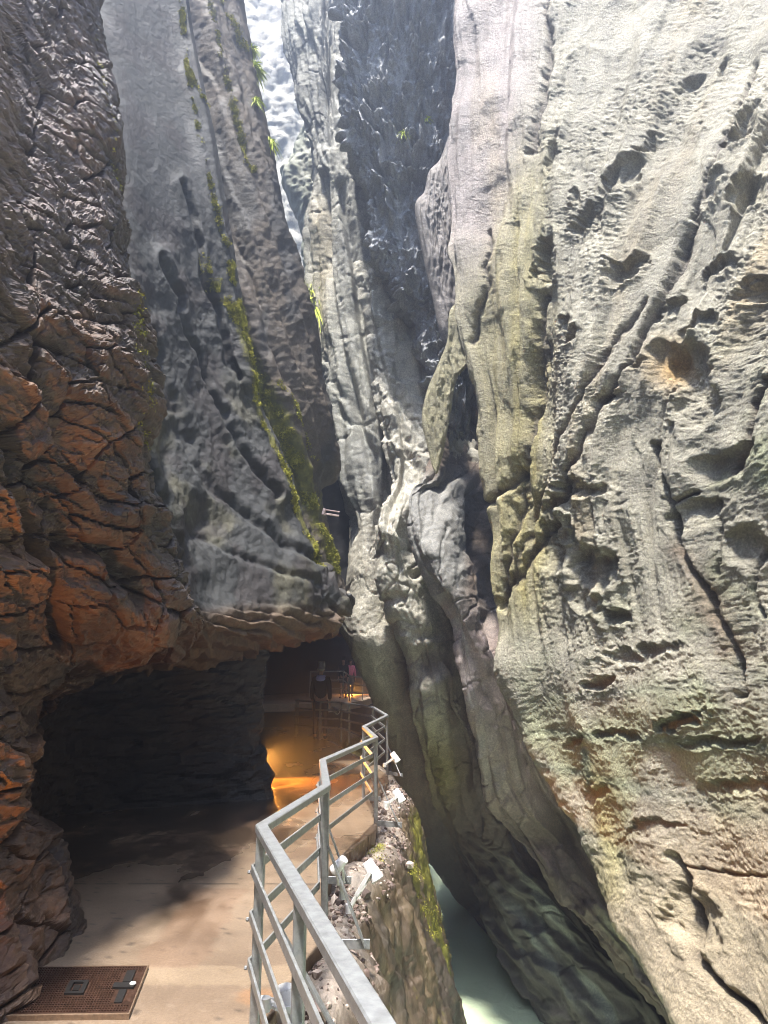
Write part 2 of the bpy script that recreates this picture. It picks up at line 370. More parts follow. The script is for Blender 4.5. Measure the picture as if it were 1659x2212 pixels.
def f_R2c(s, t, u, v, G):
    q = G[..., 0]; z = G[..., 2]
    wob = fbm(q * 1.2, z * .8, 4, 50)
    up = sst(1180, 1050, v)
    d = .22 * fbm(q * .8, z * .3, 3, 51)
    fp, _ = facets(s * 1.15 + fbm(s * .8, t * .2, 3, 57) * .35, t * .11 + s * .12, 65, .9); d += up * .42 * fp
    fp2, _ = facets(s * 3 + wob * .3, t * .32 - s * .3, 66, .9); d += up * .13 * fp2
    d += up * .05 * (saw(s * 2.7 + t * .06 + fbm(s * .8, t * .16, 3, 58) * 1.4) - .5)
    d += up * .07 * (ridged(s * 4.5 + wob * .3, t * .30, 4, 52, .55) - .6)
    pat = sst(.0, .25, fbm(s * .8, t * .35, 3, 59))
    dg = s * 1.6 - t * .9
    d += up * pat * .07 * (saw(dg * 1.5 + wob * .6) - .5)
    d += up * .03 * (ridged(s * 8 - t * 2, t * 2, 3, 53, .6) - .6)
    d += (1 - up) * .05 * fbm(q * 2, z * 1.2, 4, 54)
    d += .03 * fbm(q * 9, z * 9, 4, 55, .6) - .05 * np.exp(-(fbm(q * .9 + 6, z * .7, 3, 64) / .016) ** 2)
    fc, _ = facets(q * 1.3 + wob * .4, z * .55 + q * .3, 56, .7); d += up * .05 * fc
    for pts, w, dep in (([(695,380),(705,560),(740,760),(790,950),(830,1090)], 10, .3), ([(700,-100),(712,120),(705,300)], 16, .35), ([(735,400),(770,600),(800,800),(838,960),(850,1060)], 9, .3)):
        d -= dep * np.exp(-(polydist(u, v, pts) / w) ** 2)
    base = colr((.34, .335, .295), u)
    base = mixc(base, np.array((.24, .24, .22)), sst(-.1, .3, fbm(q * 1.4, z * .25, 4, 60)) * up)
    base = mixc(base, np.array((.40, .35, .25)), np.exp(-((u - 690) / 22) ** 2) * sst(380, 460, v) * sst(820, 700, v) * .8)
    base = mixc(base, np.array((.46, .43, .36)), (1 - up) * .9)
    pur = (1 - up) * sst(800, 850, u - (v - 1350) * .12) * sst(1330, 1430, v)
    base = mixc(base, np.array((.17, .13, .125)), pur * .8)
    base = mixc(base, np.array((.13, .14, .15)), sst(1720, 1860, v) * .9)
    base = mixc(base, np.array((.30, .34, .34)), sst(1820, 1950, v) * sst(.22, .42, fbm(dg * 2, z * .5, 4, 61)) * .8)
    return d, base, up * .12 + np.zeros_like(u)
c_mid = sheet('R2c', 'cliff', colsR2c, 330, 1000, f_R2c, M_R2)
tag(c_mid, 'layered grey rock slab in the middle distance, smooth below and touching the water', 'cliff', kind='structure')

rows = [(560,770,850,925),(700,800,860,945),(850,812,875,950),(950,836,890,960),(1040,853,880,935),(1130,811,850,900),(1200,818,860,906),(1270,826,880,945),(1357,866,915,985),(1419,880,935,1002),(1525,890,955,1022),(1600,905,975,1040),(1687,920,985,1052),(1749,940,1000,1070),(1828,986,1035,1110),(1920,1030,1100,1190),(2040,1075,1180,1300),(2230,1195,1300,1450)]
L, Mm, Rr = strip(rows, lambda v: float(np.interp(v, [560, 1040, 1130, 1500, 1828, 2230], [16.5, 16.2, 15.5, 16.0, 20.3, 16.6])), lambda v: float(np.interp(v, [560, 1040, 1130, 1500, 1828, 2230], [16.4, 16.0, 15.2, 15.8, 18.6, 15.4])), lambda v: float(np.interp(v, [560, 1130, 1500, 1828, 2230], [16.6, 15.9, 16.4, 17.6, 14.2])))
def f_R2b(s, t, u, v, G):
    q = G[..., 0]; z = G[..., 2]
    wob = fbm(q * 1.2, z * .8, 4, 70)
    low = sst(1100, 1250, v)
    d = .16 * fbm(q * .9, z * .5, 4, 71)
    d += (1 - low) * .11 * (saw((q * .9 + z * .6) * 1.4 + wob) - .5)
    d += .02 * (saw((z * .9 + q * .25) * 1.25 + wob * .7) - .5)
    d += .06 * (ridged(q * 2, z * 1.3, 4, 72, .55) - .6)
    d += .035 * fbm(q * 6, z * 7, 5, 73, .6) + .045 * (saw(z * 1.1 + q * .5 + wob * .9 + 5) - .5) * sst(-.1, .2, fbm(q * .9, z * .6, 3, 74)) - .05 * np.exp(-(fbm(q * .8 + 3, z * .9, 3, 75) / .018) ** 2)
    fc, _ = facets(q * 1.1 + wob * .4, z * .9, 76, .7); f9, _ = facets(s * 1.7 + wob * .15, t * .24, 277, .9); d += .22 * f9 + .03 * fc
    for (pu, pv, a, b, dep) in ((930,1430,40,32,.25),(1000,1530,26,60,.18),(860,1290,20,12,.12),(900,1240,22,10,.1),(985,1640,22,90,.15),(925,1370,26,12,.1)):
        d -= dep * np.exp(-(((u - pu) / a) ** 2 + ((v - pv) / b) ** 2) ** 2)
    base = colr((.42, .40, .34), u)
    st = fbm(q * 2.2, z * .35, 4, 77)
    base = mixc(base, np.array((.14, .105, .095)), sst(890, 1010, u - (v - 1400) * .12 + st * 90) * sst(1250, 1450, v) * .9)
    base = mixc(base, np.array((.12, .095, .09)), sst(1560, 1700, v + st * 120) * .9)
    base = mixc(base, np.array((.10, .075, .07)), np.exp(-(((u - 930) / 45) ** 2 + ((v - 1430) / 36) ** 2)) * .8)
    base = mixc(base, np.array((.33, .28, .11)), np.exp(-(((u - 940 - (v - 1650) * .15) / 36) ** 2 + ((v - 1660) / 90) ** 2)) * .9)
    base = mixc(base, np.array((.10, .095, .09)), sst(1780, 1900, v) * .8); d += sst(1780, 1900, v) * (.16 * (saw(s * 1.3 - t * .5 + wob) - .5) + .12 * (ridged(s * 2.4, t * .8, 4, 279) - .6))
    base = mixc(base, np.array((.34, .37, .36)), sst(1800, 1950, v) * sst(.18, .4, fbm(q * 1.5 + z * 1.2, z * .4, 4, 78)) * .8)
    moss = np.exp(-(((u - 945 - (v - 1650) * .2) / 30) ** 2 + ((v - 1670) / 85) ** 2)) * .42 + np.exp(-(((u - 822) / 14) ** 2 + ((v - 1090) / 50) ** 2)) * .1
    return d, base, moss
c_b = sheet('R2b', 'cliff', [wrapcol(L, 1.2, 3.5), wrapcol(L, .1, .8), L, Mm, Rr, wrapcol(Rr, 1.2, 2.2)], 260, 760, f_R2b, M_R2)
tag(c_b, 'ridged grey rock column with a yellow green lichen patch above the water', 'cliff', kind='structure')

rows = [(560,930,1010,1110),(760,950,1020,1120),(900,950,1020,1120),(1020,935,1010,1110),(1070,884,960,1090),(1180,890,955,1090),(1215,908,970,1095),(1271,940,995,1100),(1327,966,1015,1110),(1399,988,1040,1125),(1498,1010,1065,1150),(1574,1030,1090,1185),(1657,1045,1110,1220),(1739,1060,1140,1260),(1812,1118,1200,1320),(1904,1191,1280,1400),(2010,1282,1360,1480),(2130,1390,1460,1570),(2260,1490,1560,1680)]
L, Mm, Rr = strip(rows, lambda v: float(np.interp(v, [560, 1010, 1080, 1500, 1812, 2260], [17.0, 15.2, 14.4, 14.3, 15.6, 13.4])), lambda v: float(np.interp(v, [560, 1000, 1090, 1300, 1812, 2260], [18.4, 18.0, 14.5, 14.1, 15.4, 13.2])), lambda v: float(np.interp(v, [560, 1230, 1420, 1812, 2260], [18.4, 17.0, 15.0, 15.6, 13.5])))
def f_R2a(s, t, u, v, G):
    q = G[..., 0]; z = G[..., 2]
    wob = fbm(q * 1.2, z * .8, 4, 80)
    d = .14 * fbm(q * .9, z * .5, 4, 81) + .06 * (ridged(q * 2, z * 1.1, 4, 82) - .6) + .035 * fbm(q * 7, z * 7, 5, 83, .6) - .05 * np.exp(-(fbm(q * .8 + 9, z * .9, 3, 85) / .018) ** 2)
    fc, _ = facets(q * .9 + wob * .3, z * .7, 86, .8); f9, _ = facets(s * 1.6 + wob * .15, t * .28, 287, .9); d += .24 * f9 + .14 * fc * sst(1450, 1200, v)
    low = sst(1760, 1900, v)
    d += low * .22 * (saw((z * .6 + q * .9) * .95 + wob * .8) - .5) + low * .12 * (ridged(q * 1.5, z * 1.5, 4, 87) - .6)
    d -= .30 * np.exp(-(polydist(u, v, [(1060,1330),(1085,1430),(1120,1570),(1165,1700),(1240,1830),(1330,1960),(1430,2090)]) / 14) ** 2)
    d -= .35 * np.exp(-(polydist(u, v, [(1095,1440),(1135,1560),(1200,1710),(1290,1850),(1400,2000)]) / 13) ** 2)
    base = colr((.36, .285, .26), u)
    base = mixc(base, np.array((.235, .23, .215)), sst(1400, 1240, v))
    base = mixc(base, np.array((.12, .085, .06)), np.clip(sst(985, 1020, u) * sst(1380, 1250, v) + sst(1050, 1000, v), 0, 1) * .9)
    base = mixc(base, np.array((.36, .34, .33)), np.exp(-(polydist(u, v, [(975,1350),(1000,1420),(1020,1520),(1050,1640),(1065,1700)]) / 22) ** 2) * (.5 + fbm(q * 3, z * 2, 4, 88)))
    base = mixc(base, np.array((.11, .085, .07)), sst(1700, 1800, v) * .75)
    base = mixc(base, np.array((.30, .29, .22)), low * sst(.12, .35, fbm(q * 1.3 + z * .9, z * .5, 4, 89)) * .9)
    return d, base, low * .1 + np.zeros_like(u)
c_a = sheet('R2a', 'cliff', [wrapcol(L, 1.2, 3), wrapcol(L, .15, .7), L, Mm, Rr, wrapcol(Rr, 1.5, 1.8)], 300, 760, f_R2a, M_R2)
tag(c_a, 'pinkish rock column half hidden by the pale pitted wall', 'cliff', kind='structure')

# dark flecked face between the slab and the pale wall
rows = [(-300,742,840,1040),(0,744,850,1040),(210,747,860,1040),(291,762,870,1040),(351,786,885,1040),(420,804,895,1040),(525,810,905,1040),(585,834,915,1040),(640,866,930,1040),(690,890,945,1040),(775,906,955,1040),(850,922,965,1040),(950,935,980,1040)]
yR3 = lambda o: (lambda v: float(np.interp(v, [-300, 0, 400, 850, 950], [13.3, 13.9, 14.7, 15.7, 16.3])) + o)
L, Mm, Rr = strip(rows, yR3(.3), yR3(0), yR3(-.1))
def f_R3(s, t, u, v, G):
    q = G[..., 0]; z = G[..., 2]
    wob = fbm(q * 1.0, z * .5, 4, 90)
    d = .25 * fbm(q * .8, z * .3, 3, 91)
    d += .24 * (ridged(q * 1.5 + wob * .5, z * .26, 4, 92, .6) - .6)
    pn = fbm(q * 2.0, z * .55, 5, 93, .62)
    d += (.06 + .42 * sst(-.12, .2, pn)) * (saw(z * 1.15 + wob * 2.2 + q * .5) - .3)
    d += (.02 + .19 * sst(-.1, .15, fbm(q * 3.2, z * 1.2, 4, 97, .6))) * (saw(z * 2.9 + fbm(q * 3, z * 1.2, 4, 98) * 2.6) - .3)
    d += .06 * (ridged(q * 6, z * 4, 4, 94, .6) - .5)
    base = colr((.32, .33, .35), u)
    return d, base, np.zeros_like(u)
c_3 = sheet('R3', 'cliff', [wrapcol(L, .3, 2.5), wrapcol(L, .03, .5), L, Mm, Rr], 330, 620, f_R3, M_R2)
tag(c_3, 'dark overhanging rock face flecked with pale ledges beside the pale wall', 'cliff', kind='structure')

# ------------------------------------------------------------------ far walls seen through the slot
def far_sheet(key, colsuv, Y, tint, seed, amp, label, name='cliff', ns=120, nt=300, mat=None):
    cs = [[PY(u, v, Y + dy) for (u, v) in c] for c, dy in colsuv]
    def fn(s, t, u, v, G):
        q = G[..., 0]; z = G[..., 2]
        w = fbm(q * .5, z * .3, 3, seed)
        d = amp * (fbm(q * .6, z * .3, 4, seed + 1) + .5 * (saw(q * .9 + z * .35 + w) - .5) + .4 * (ridged(q * 1.6, z * .8, 4, seed + 2) - .6) + .25 * fbm(q * 5, z * 4, 3, seed + 3))
        return d, colr(tint, u), np.zeros_like(u)
    o = sheet(key, name, cs, ns, nt, fn, mat or M_R2)
    tag(o, label, 'cliff', kind='structure'); return o
vv = [-400, 0, 300, 500, 650, 800]
far_sheet('FA', [([(380, v) for v in vv], 4), ([(480, v) for v in vv], 0), ([(600, v) for v in vv], -1), ([(720, v) for v in vv], 0), ([(800, v) for v in vv], 3)], 30, (.50, .49, .45), 200, .35, 'pale sunlit rock far back at the top of the gorge slot')
far_sheet('FB', [([(700, 150), (690, 260), (690, 360), (690, 460), (690, 580), (690, 760)], 2), ([(668, 150), (664, 240), (640, 310), (616, 378), (642, 480), (662, 720)], 0), ([(690, 150), (680, 240), (670, 310), (665, 378), (668, 480), (676, 720)], -.8), ([(730, 150), (730, 240), (720, 310), (715, 378), (715, 480), (730, 720)], 0)], 22, (.27, .28, .22), 220, .35, 'greenish rock slab wedged low in the far slot', nt=200)

# ------------------------------------------------------------------ left-hand walls
L1c = [
 [(0,-300,4.3),(0,0,4.2),(0,400,4.1),(0,800,4.0),(0,1050,4.0),(0,1300,4.15),(0,1530,4.3),(0,1750,4.35),(0,1950,4.3),(0,2230,4.0)],
 [(75,-300,4.7),(78,0,4.65),(90,400,4.5),(100,800,4.4),(105,1050,4.45),(85,1300,4.65),(55,1530,4.8),(52,1750,4.85),(75,1900,4.85),(125,2090,4.7)],
 [(140,-300,5.0),(150,0,5.0),(172,400,4.85),(192,800,4.75),(205,1050,4.85),(185,1280,5.05),(108,1500,5.35),(100,1680,5.5),(140,1850,5.6),(215,2010,5.5)],
 [(176,-300,5.3),(186,0,5.3),(228,400,5.15),(265,800,5.05),(285,1050,5.2),(285,1270,5.45),(235,1405,5.75),(60,1530,6.3),(40,1720,6.7),(90,1900,6.8)],
 [(186,-300,5.6),(196,0,5.6),(260,400,5.5),(290,800,5.4),(326,1050,5.5),(362,1200,5.8),(425,1335,6.2),(330,1412,6.7),(60,1540,7.6),(20,1750,8.2)]]
w = [[PY(*p) for p in c] for c in L1c]
zs = [p[2] for p in w[0]]
pre = [[(x - .30 * max(0, z - 4), y, z) for z in zs] for (x, y) in ((-4.5, -8), (-2.7, -6), (-2.4, -1), (-2.35, 2.2))]
sil = w[-1]
w += [[(x - .5, y + .8, z) for x, y, z in sil[:7]] + [(x - .3, y + .5, z) for x, y, z in sil[7:]], [(x - 4.5, y + 2.2, z) for x, y, z in sil]]
def f_L1(s, t, u, v, G):
    q = G[..., 1] * .8 + G[..., 0] * .9; z = G[..., 2]
    wob = fbm(q * 1.2, z * 1.2, 4, 100)
    d = .20 * fbm(q * .8, z * .6, 3, 101)
    f1, e1 = facets(q * 2.3 + wob * .35, z * 4.3 + q * .4 + wob * .5, 102, .8); f0, _ = facets(q * 1.0 + wob * .2, z * 1.5 + q * .2, 107, .9); ch = .3 + .7 * sst(250, 850, v); d += ch * (.085 * f0 + .038 * f1); f3, e3 = facets(q * 12 + wob, z * 24 + q * 2, 109, .8); d += .016 * f3 - .08 * np.exp(-(e1 / .045) ** 2)
    f2, e2 = facets(q * 5.2 + wob, z * 9.5 + q * 1.5, 103, .8); d += ch * .034 * f2 - .015 * np.exp(-(e2 / .07) ** 2)
    d += .10 * (saw(z * 1.15 + q * .12 + wob * .6) - .5) * sst(300, 900, v)
    d += .018 * fbm(q * 16, z * 26, 3, 104) + .035 * (saw(z * 5.5 + q * .5 + wob * 1.6) - .5) * sst(-.1, .2, fbm(q * 1.4, z * 1.4, 3, 108))
    d -= .22 * np.exp(-(polydist(u, v, [(20,930),(40,1050),(90,1150),(140,1290),(150,1400)]) / 13) ** 2)
    d -= .18 * np.exp(-(polydist(u, v, [(160,1180),(250,1190),(300,1290)]) / 22) ** 2)
    base = colr((.10, .060, .038), u)
    base = mixc(base, np.array((.16, .088, .05)), sst(-.05, .3, fbm(q * .9, z * 2.2, 4, 105)))
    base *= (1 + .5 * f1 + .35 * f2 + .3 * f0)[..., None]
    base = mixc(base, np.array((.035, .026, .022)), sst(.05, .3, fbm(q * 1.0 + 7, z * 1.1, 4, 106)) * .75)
    base = mixc(base, np.array((.25, .19, .185)), sst(850, 250, v) * .8)  # upper wall lightened to mauve, haze put into the colour
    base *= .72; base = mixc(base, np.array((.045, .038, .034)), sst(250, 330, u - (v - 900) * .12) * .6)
    return d, base, np.zeros_like(u)
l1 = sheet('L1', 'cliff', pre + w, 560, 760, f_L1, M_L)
tag(l1, 'brown broken rock wall on the near left with an arch cut out low down', 'cliff', kind='structure')

L2c = [
 [(60,-300,8.5),(60,0,8.4),(80,400,8.0),(120,800,7.8),(150,1050,7.6),(200,1230,7.5),(280,1350,7.6),(230,1420,8.2),(150,1470,9.2)],
 [(200,-300,8.9),(205,0,8.8),(250,400,8.3),(275,800,7.9),(310,1050,7.6),(345,1230,7.5),(400,1350,7.6),(360,1420,8.2),(300,1470,9.2)],
 [(300,-300,9.4),(305,0,9.4),(330,400,9.0),(345,800,8.6),(375,1050,8.2),(410,1220,8.0),(470,1346,8.0),(455,1405,8.5),(420,1450,9.5)],
 [(362,-300,9.8),(368,0,9.8),(405,400,9.6),(430,800,9.6),(480,1050,9.4),(530,1210,9.1),(580,1348,9.1),(570,1388,9.6),(530,1430,10.5)],
 [(388,-300,9.9),(395,0,9.9),(455,400,9.8),(500,800,10.1),(570,1030,10.1),(640,1210,10.0),(690,1335,10.2),(672,1366,10.6),(620,1400,11.5)],
 [(395,-300,10),(402,0,10),(482,430,10),(535,800,10.2),(614,1000,10.5),(692,1230,10.9),(753,1290,11.3),(722,1338,12),(690,1370,13)]]
w = [[PY(*p) for p in c] for c in L2c]
sil = w[-1]
w += [[(x - .35, y + .7, z) for x, y, z in sil], [(x - 3.5, y + 2.5, z) for x, y, z in sil]]
def f_L2(s, t, u, v, G):
    q = G[..., 1] * .8 + G[..., 0] * .9; z = G[..., 2]
    wob = fbm(q * 1.0, z * .8, 4, 110)
    under = sst(1290, 1340, v + (u - 560) * -.02)
    d = .13 * fbm(q * .5, z * .4, 3, 111) + (.010 + .028 * sst(450, 950, v)) * (ridged(q * 3.4 + z, z * 3.0 - q, 5, 112, .65) - .6) + .02 * fbm(q * 8, z * 8, 4, 113)
    d += .025 * (saw((z * .8 - q * .5) * 1.0 + wob) - .5)
    d += under * .10 * (saw(z * 7 + q * .5 + wob) - .5)
    tip = sst(640, 700, u) * sst(1180, 1230, v)
    f1, _ = facets(q * 3, z * 4, 115, .8); d += (tip * .16 + under * .07) * f1
    d = d * (.3 + .7 * sst(250, 850, v))
    for (pu, pv, a, b, dep) in ((430,1130,35,45,.3),(470,1270,45,50,.22),(620,1150,24,50,.22),(360,1000,20,90,.15),(400,1200,14,60,.2)):
        d -= dep * np.exp(-(((u - pu) / a) ** 2 + ((v - pv) / b) ** 2)) * .45
    for pts, w_, dep in (([(320,720),(390,930),(470,1070),(600,1165),(690,1215)], 16, .09), ([(350,560),(430,800),(520,970),(600,1070)], 13, .13), ([(400,1110),(500,1190),(600,1235),(700,1262)], 10, .04), ([(290,900),(330,1060),(380,1180)], 12, .14), ([(400,400),(450,640),(510,820)], 12, .10)):
        dd_ = polydist(u + fbm(q * 1.5, z * 1.5, 3, 118) * 22, v, pts); d += dep * (np.exp(-(dd_ / (w_ * 2.2)) ** 2) - 1.4 * np.exp(-(dd_ / (w_ * .7)) ** 2))
    base = colr((.036, .037, .037), u)
    base = mixc(base, np.array((.085, .08, .055)), sst(.0, .3, fbm(q * .9, z * .9, 4, 116)) * sst(700, 1000, v))
    base = mixc(base, np.array((.03, .025, .025)), sst(.0, .25, fbm(q * 1.2 + 4, z * 1.2, 4, 117)) * .8)
    base = mixc(base, np.array((.12, .08, .05)), under * .9)
    moss = np.exp(-(polydist(u, v, [(510,690),(560,890),(612,1000),(640,1080),(690,1225)]) / 7) ** 2) * .5
    moss += .10 * np.exp(-(((u - 570) / 70) ** 2 + ((v - 1080) / 110) ** 2))
    return d, base, moss
l2 = sheet('L2', 'cliff', w, 420, 720, f_L2, M_L2)
tag(l2, 'dark hollowed rock shell hanging over the path on the left', 'cliff', kind='structure')

L3c = [
 [(330,-300,13),(340,0,13),(390,400,13),(430,700,13),(500,880,13.2),(560,1000,13.4),(600,1100,13.6),(640,1230,13.8),(680,1300,14)],
 [(440,-300,12.6),(450,0,12.6),(510,400,12.6),(560,700,12.6),(600,880,12.9),(640,1000,13.2),(655,1090,13.4),(690,1230,13.6),(715,1300,13.8)],
 [(485,-300,13),(498,0,13),(575,400,13),(628,700,13.2),(670,880,13.5),(695,985,13.8),(678,1060,13.9),(715,1200,14),(738,1300,14)],
 [(502,-300,13.4),(516,0,13.4),(606,400,13.5),(662,700,13.8),(705,890,14.2),(729,995,14.4),(694,1055,14.4),(733,1225,14.3),(756,1295,14.2)]]
w = [[PY(*p) for p in c] for c in L3c]; sil = w[-1]
w += [[(x - .12, y + 1.0, z) for x, y, z in sil], [(x - 1.2, y + 2.0, z) for x, y, z in sil], [(x - 3, y + 6, z) for x, y, z in sil]]
def f_L3(s, t, u, v, G):
    q = G[..., 0] + .3 * G[..., 1]; z = G[..., 2]
    wob = fbm(q * 1.2, z * .6, 4, 120)
    dg = q * 1.0 + z * .42
    d = .15 * fbm(q * .7, z * .4, 3, 121) + .26 * (saw(dg * .6 + wob * .25) - .5) + .09 * (saw(dg * 2.0 + wob * .4) - .5) + .05 * (ridged(q * 3.5, z * 2, 4, 122) - .6) + .025 * fbm(q * 9, z * 9, 3, 123); d = d * (.6 + .4 * sst(200, 700, v))
    base = colr((.095, .075, .056), u)
    base = mixc(base, np.array((.06, .055, .05)), sst(0, .3, fbm(q * 1.2, z * .4, 4, 124)))
    moss = .5 * np.exp(-(polydist(u, v, [(515,690),(545,790),(585,880),(640,1000),(690,1100)]) / 22) ** 2) + .14 * sst(600, 800, v)
    moss += .45 * np.exp(-(polydist(u, v, [(650,1050),(690,1150),(720,1230)]) / 16) ** 2)
    return d, base, moss
l3 = sheet('L3', 'cliff', w, 260, 620, f_L3, M_L2)
tag(l3, 'brown tilted rock slabs with mossy edges behind the dark shell', 'cliff', kind='structure')

# tunnel behind the arch: roof, back wall and foot of the wall along the path
ST = [(4.9, -2.9, -3.4, -3.4, -3.2), (6, -2.8, -4.2, -4.4, -4.2), (7.6, -2.6, -4.2, -4.5, -4.3), (9.2, -2.1, -3.6, -3.9, -3.7), (10.2, -1.45, -1.7, -1.85, -1.68), (10.7, -1.4, -1.75, -1.95, -1.72), (11.4, -1.5, -2.6, -2.8, -2.75), (13, -1.4, -3.0, -3.2, -3.0), (15.5, -1.3, -3.0, -3.0, -2.75), (18, -1.3, -3.6, -3.8, -3.7), (23, -1.5, -6, -6.5, -6.5)]
cs = [[(xa - 1.2, Y, 4.6), (xa, Y, 3.1), ((xa + xb) / 2, Y, 2.85), (xb, Y, 2.5), (xc, Y, 1.3), (xd, Y, -.25)] for (Y, xa, xb, xc, xd) in ST]
def f_T(s, t, u, v, G):
    q = G[..., 1]; z = G[..., 2]
    wob = fbm(q * 1.2, z * 1.2, 4, 130)
    f1, e1 = facets(q * 2.2 + wob * .3, z * 3 + wob * .4, 131, .8); f2, _ = facets(q * 6, z * 8, 132, .8)
    d = .15 * fbm(q * .9, z * .9, 3, 133) + .10 * f1 + .05 * f2 + .02 * fbm(q * 16, z * 16, 3, 134)
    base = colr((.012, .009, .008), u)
    return d, base, np.zeros_like(u)
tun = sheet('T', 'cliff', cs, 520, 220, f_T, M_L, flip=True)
tag(tun, 'black tunnel wall and roof along the left of the path', 'cliff', kind='structure')

# added rock roof that blocks light, keeping the slot and far end dark
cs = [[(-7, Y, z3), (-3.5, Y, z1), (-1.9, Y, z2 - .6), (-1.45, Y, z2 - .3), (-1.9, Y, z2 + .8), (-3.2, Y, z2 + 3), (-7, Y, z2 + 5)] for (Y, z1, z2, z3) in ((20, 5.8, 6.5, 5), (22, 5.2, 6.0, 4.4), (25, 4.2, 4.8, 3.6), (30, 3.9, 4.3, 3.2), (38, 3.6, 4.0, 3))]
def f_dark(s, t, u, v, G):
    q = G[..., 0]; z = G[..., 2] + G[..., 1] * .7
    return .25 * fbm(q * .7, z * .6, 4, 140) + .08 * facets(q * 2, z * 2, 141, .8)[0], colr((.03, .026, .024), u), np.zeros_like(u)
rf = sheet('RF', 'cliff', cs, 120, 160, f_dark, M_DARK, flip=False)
tag(rf, 'added rock roof blocking light over the far end of the path', 'cliff', kind='structure')
cs = [[(x, y, z) for z in (8, 5, 3, 1.2, -1, -6)] for (x, y) in ((-9, 24), (-7, 33), (-4, 39), (-1.5, 40), (1.5, 38), (2.5, 30), (2.6, 24))]
cs2 = [[PY(u, v, Y) for v in (900, 980, 1060, 1150, 1240, 1340)] for u, Y in ((560, 20), (640, 19.5), (700, 19), (760, 19), (830, 20), (900, 22))]
bs = sheet('BS', 'cliff', cs2, 90, 120, lambda s, t, u, v, G: (.2 * fbm(G[..., 0] * 1.2, G[..., 2] * .8, 4, 145), colr((.028, .027, .03), u), np.zeros_like(u)), M_DARK)  # backing sheet with the deep shade of the slot put into its colour
tag(bs, 'rock sheet at the back of the dark slot, coloured black for its shade', 'cliff', kind='structure')
bk = sheet('BK', 'cliff', cs, 160, 120, f_dark, M_DARK)
tag(bk, 'dark rock wall closing off the gorge behind the far walkers', 'cliff', kind='structure')

# ------------------------------------------------------------------ the cliff under the path and the river
EDGE = [(-3.0, -.55), (0, -.5), (3.0, -.52), (4.0, -.58), (4.9, -.44), (5.1, -.36), (6.2, -.5), (7.0, -.44), (8.4, -.08), (9.4, -.12), (10.5, -.22), (11.8, .08), (12.6, .06), (14.8, -.38), (17.2, -1.05), (18.6, -1.35), (19.6, -1.9)]
ex = lambda Y: float(np.interp(Y, [e[0] for e in EDGE], [e[1] for e in EDGE]))
cs = []
for Y in (-4, -1, 1.5, 3, 4, 5, 6, 7, 8, 9, 10, 11.5, 13, 15, 17, 19, 21, 24):
    e = ex(Y); k = float(np.interp(Y, [0, 4, 8, 13, 19], [.75, .85, 1.1, 1.0, .6]))
    cs.append([(e - .35, Y, -.2), (e - .02, Y, -.17), (e + .16 * k, Y, -.14), (e + .33 * k, Y, -.3), (e + .5 * k, Y, -.75), (e + .72 * k, Y, -1.7), (e + 1.0 * k, Y, -3.0), (e + 1.5 * k, Y, -4.6), (e + 2.0 * k, Y, -7)])
def f_U(s, t, u, v, G):
    q = G[..., 1]; z = G[..., 2]
    top = sst(-.35, -.1, z)
    wob = fbm(q * 1.3, z * .8, 4, 150)
    d = .20 * fbm(q * .9, z * .35, 4, 151) + .16 * (ridged(q * 1.7 + wob * .4, z * .35, 4, 152, .6) - .6) * (1 - top)
    d += .11 * (ridged(q * 4 + wob, z * .8, 5, 153, .6) - .6) * (1 - top) + .05 * (ridged(q * 11, z * 2.5, 3, 173) - .6) * (1 - top)
    f1, _ = facets(q * 3.4 + wob, z * .8, 154, .8); d += .07 * f1
    f2, e2 = facets(q * 14, (s * 14), 155, .6); d += top * .035 * f2
    d += .012 * fbm(q * 22, z * 22, 3, 156)
    base = colr((.10, .072, .048), u)
    base = mixc(base, np.array((.15, .11, .065)), sst(.0, .3, fbm(q * 1.8, z * .4, 4, 157)) * .8)
    base = mixc(base, np.array((.05, .042, .035)), sst(.05, .3, fbm(q * 2.6 + 3, z * .35, 4, 158)) * .8)
    base = mixc(base, np.array((.30, .25, .21)), top * .8)
    moss = sst(-.05, .3, fbm(q * 1.1 + 5, z * .5, 4, 159)) * .5 * sst(-.15, -.6, z) + .10
    moss += .3 * np.exp(-(((u - 815) / 30) ** 2 + ((v - 1835) / 28) ** 2))
    moss += .16 * sst(.35, .9, G[..., 0]) * sst(2, 6, q)
    return d, base, np.clip(moss, 0, .6)
und = sheet('U', 'cliff', cs, 620, 420, f_U, M_U, flip=True)
tag(und, 'wet brown and mossy cliff below the path dropping to the river', 'cliff', kind='structure')

m, n, l, b = nodes('river_water')
b.inputs['Base Color'].default_value = (.72, .84, .58, 1); b.inputs['Roughness'].default_value = .4; b.inputs['IOR'].default_value = 1.33
tc = n.new('ShaderNodeTexCoord'); t = noise_node(n, l, 3.2, 6, .62, tc.outputs['Object']); t.inputs['Distortion'].default_value = .8
bp = n.new('ShaderNodeBump'); bp.inputs['Strength'].default_value = .55; bp.inputs['Distance'].default_value = .12
l.new(t.outputs[0], bp.inputs['Height']); l.new(bp.outputs[0], b.inputs['Normal']); M_WATER = m
xs = np.linspace(-3, 12, 80); ys = np.linspace(-6, 60, 260); X, Y = np.meshgrid(xs, ys)
Zw = -5.5 + .05 * fbm(X * .8, Y * .5, 4, 300)
idx = np.arange(X.size).reshape(X.shape)
wat = new_mesh('river', np.stack([X, Y, Zw], -1), np.stack([idx[:-1, :-1], idx[:-1, 1:], idx[1:, 1:], idx[1:, :-1]], -1).reshape(-1, 4), M_WATER)
tag(wat, 'milky green river at the bottom of the gorge', 'river', kind='structure')

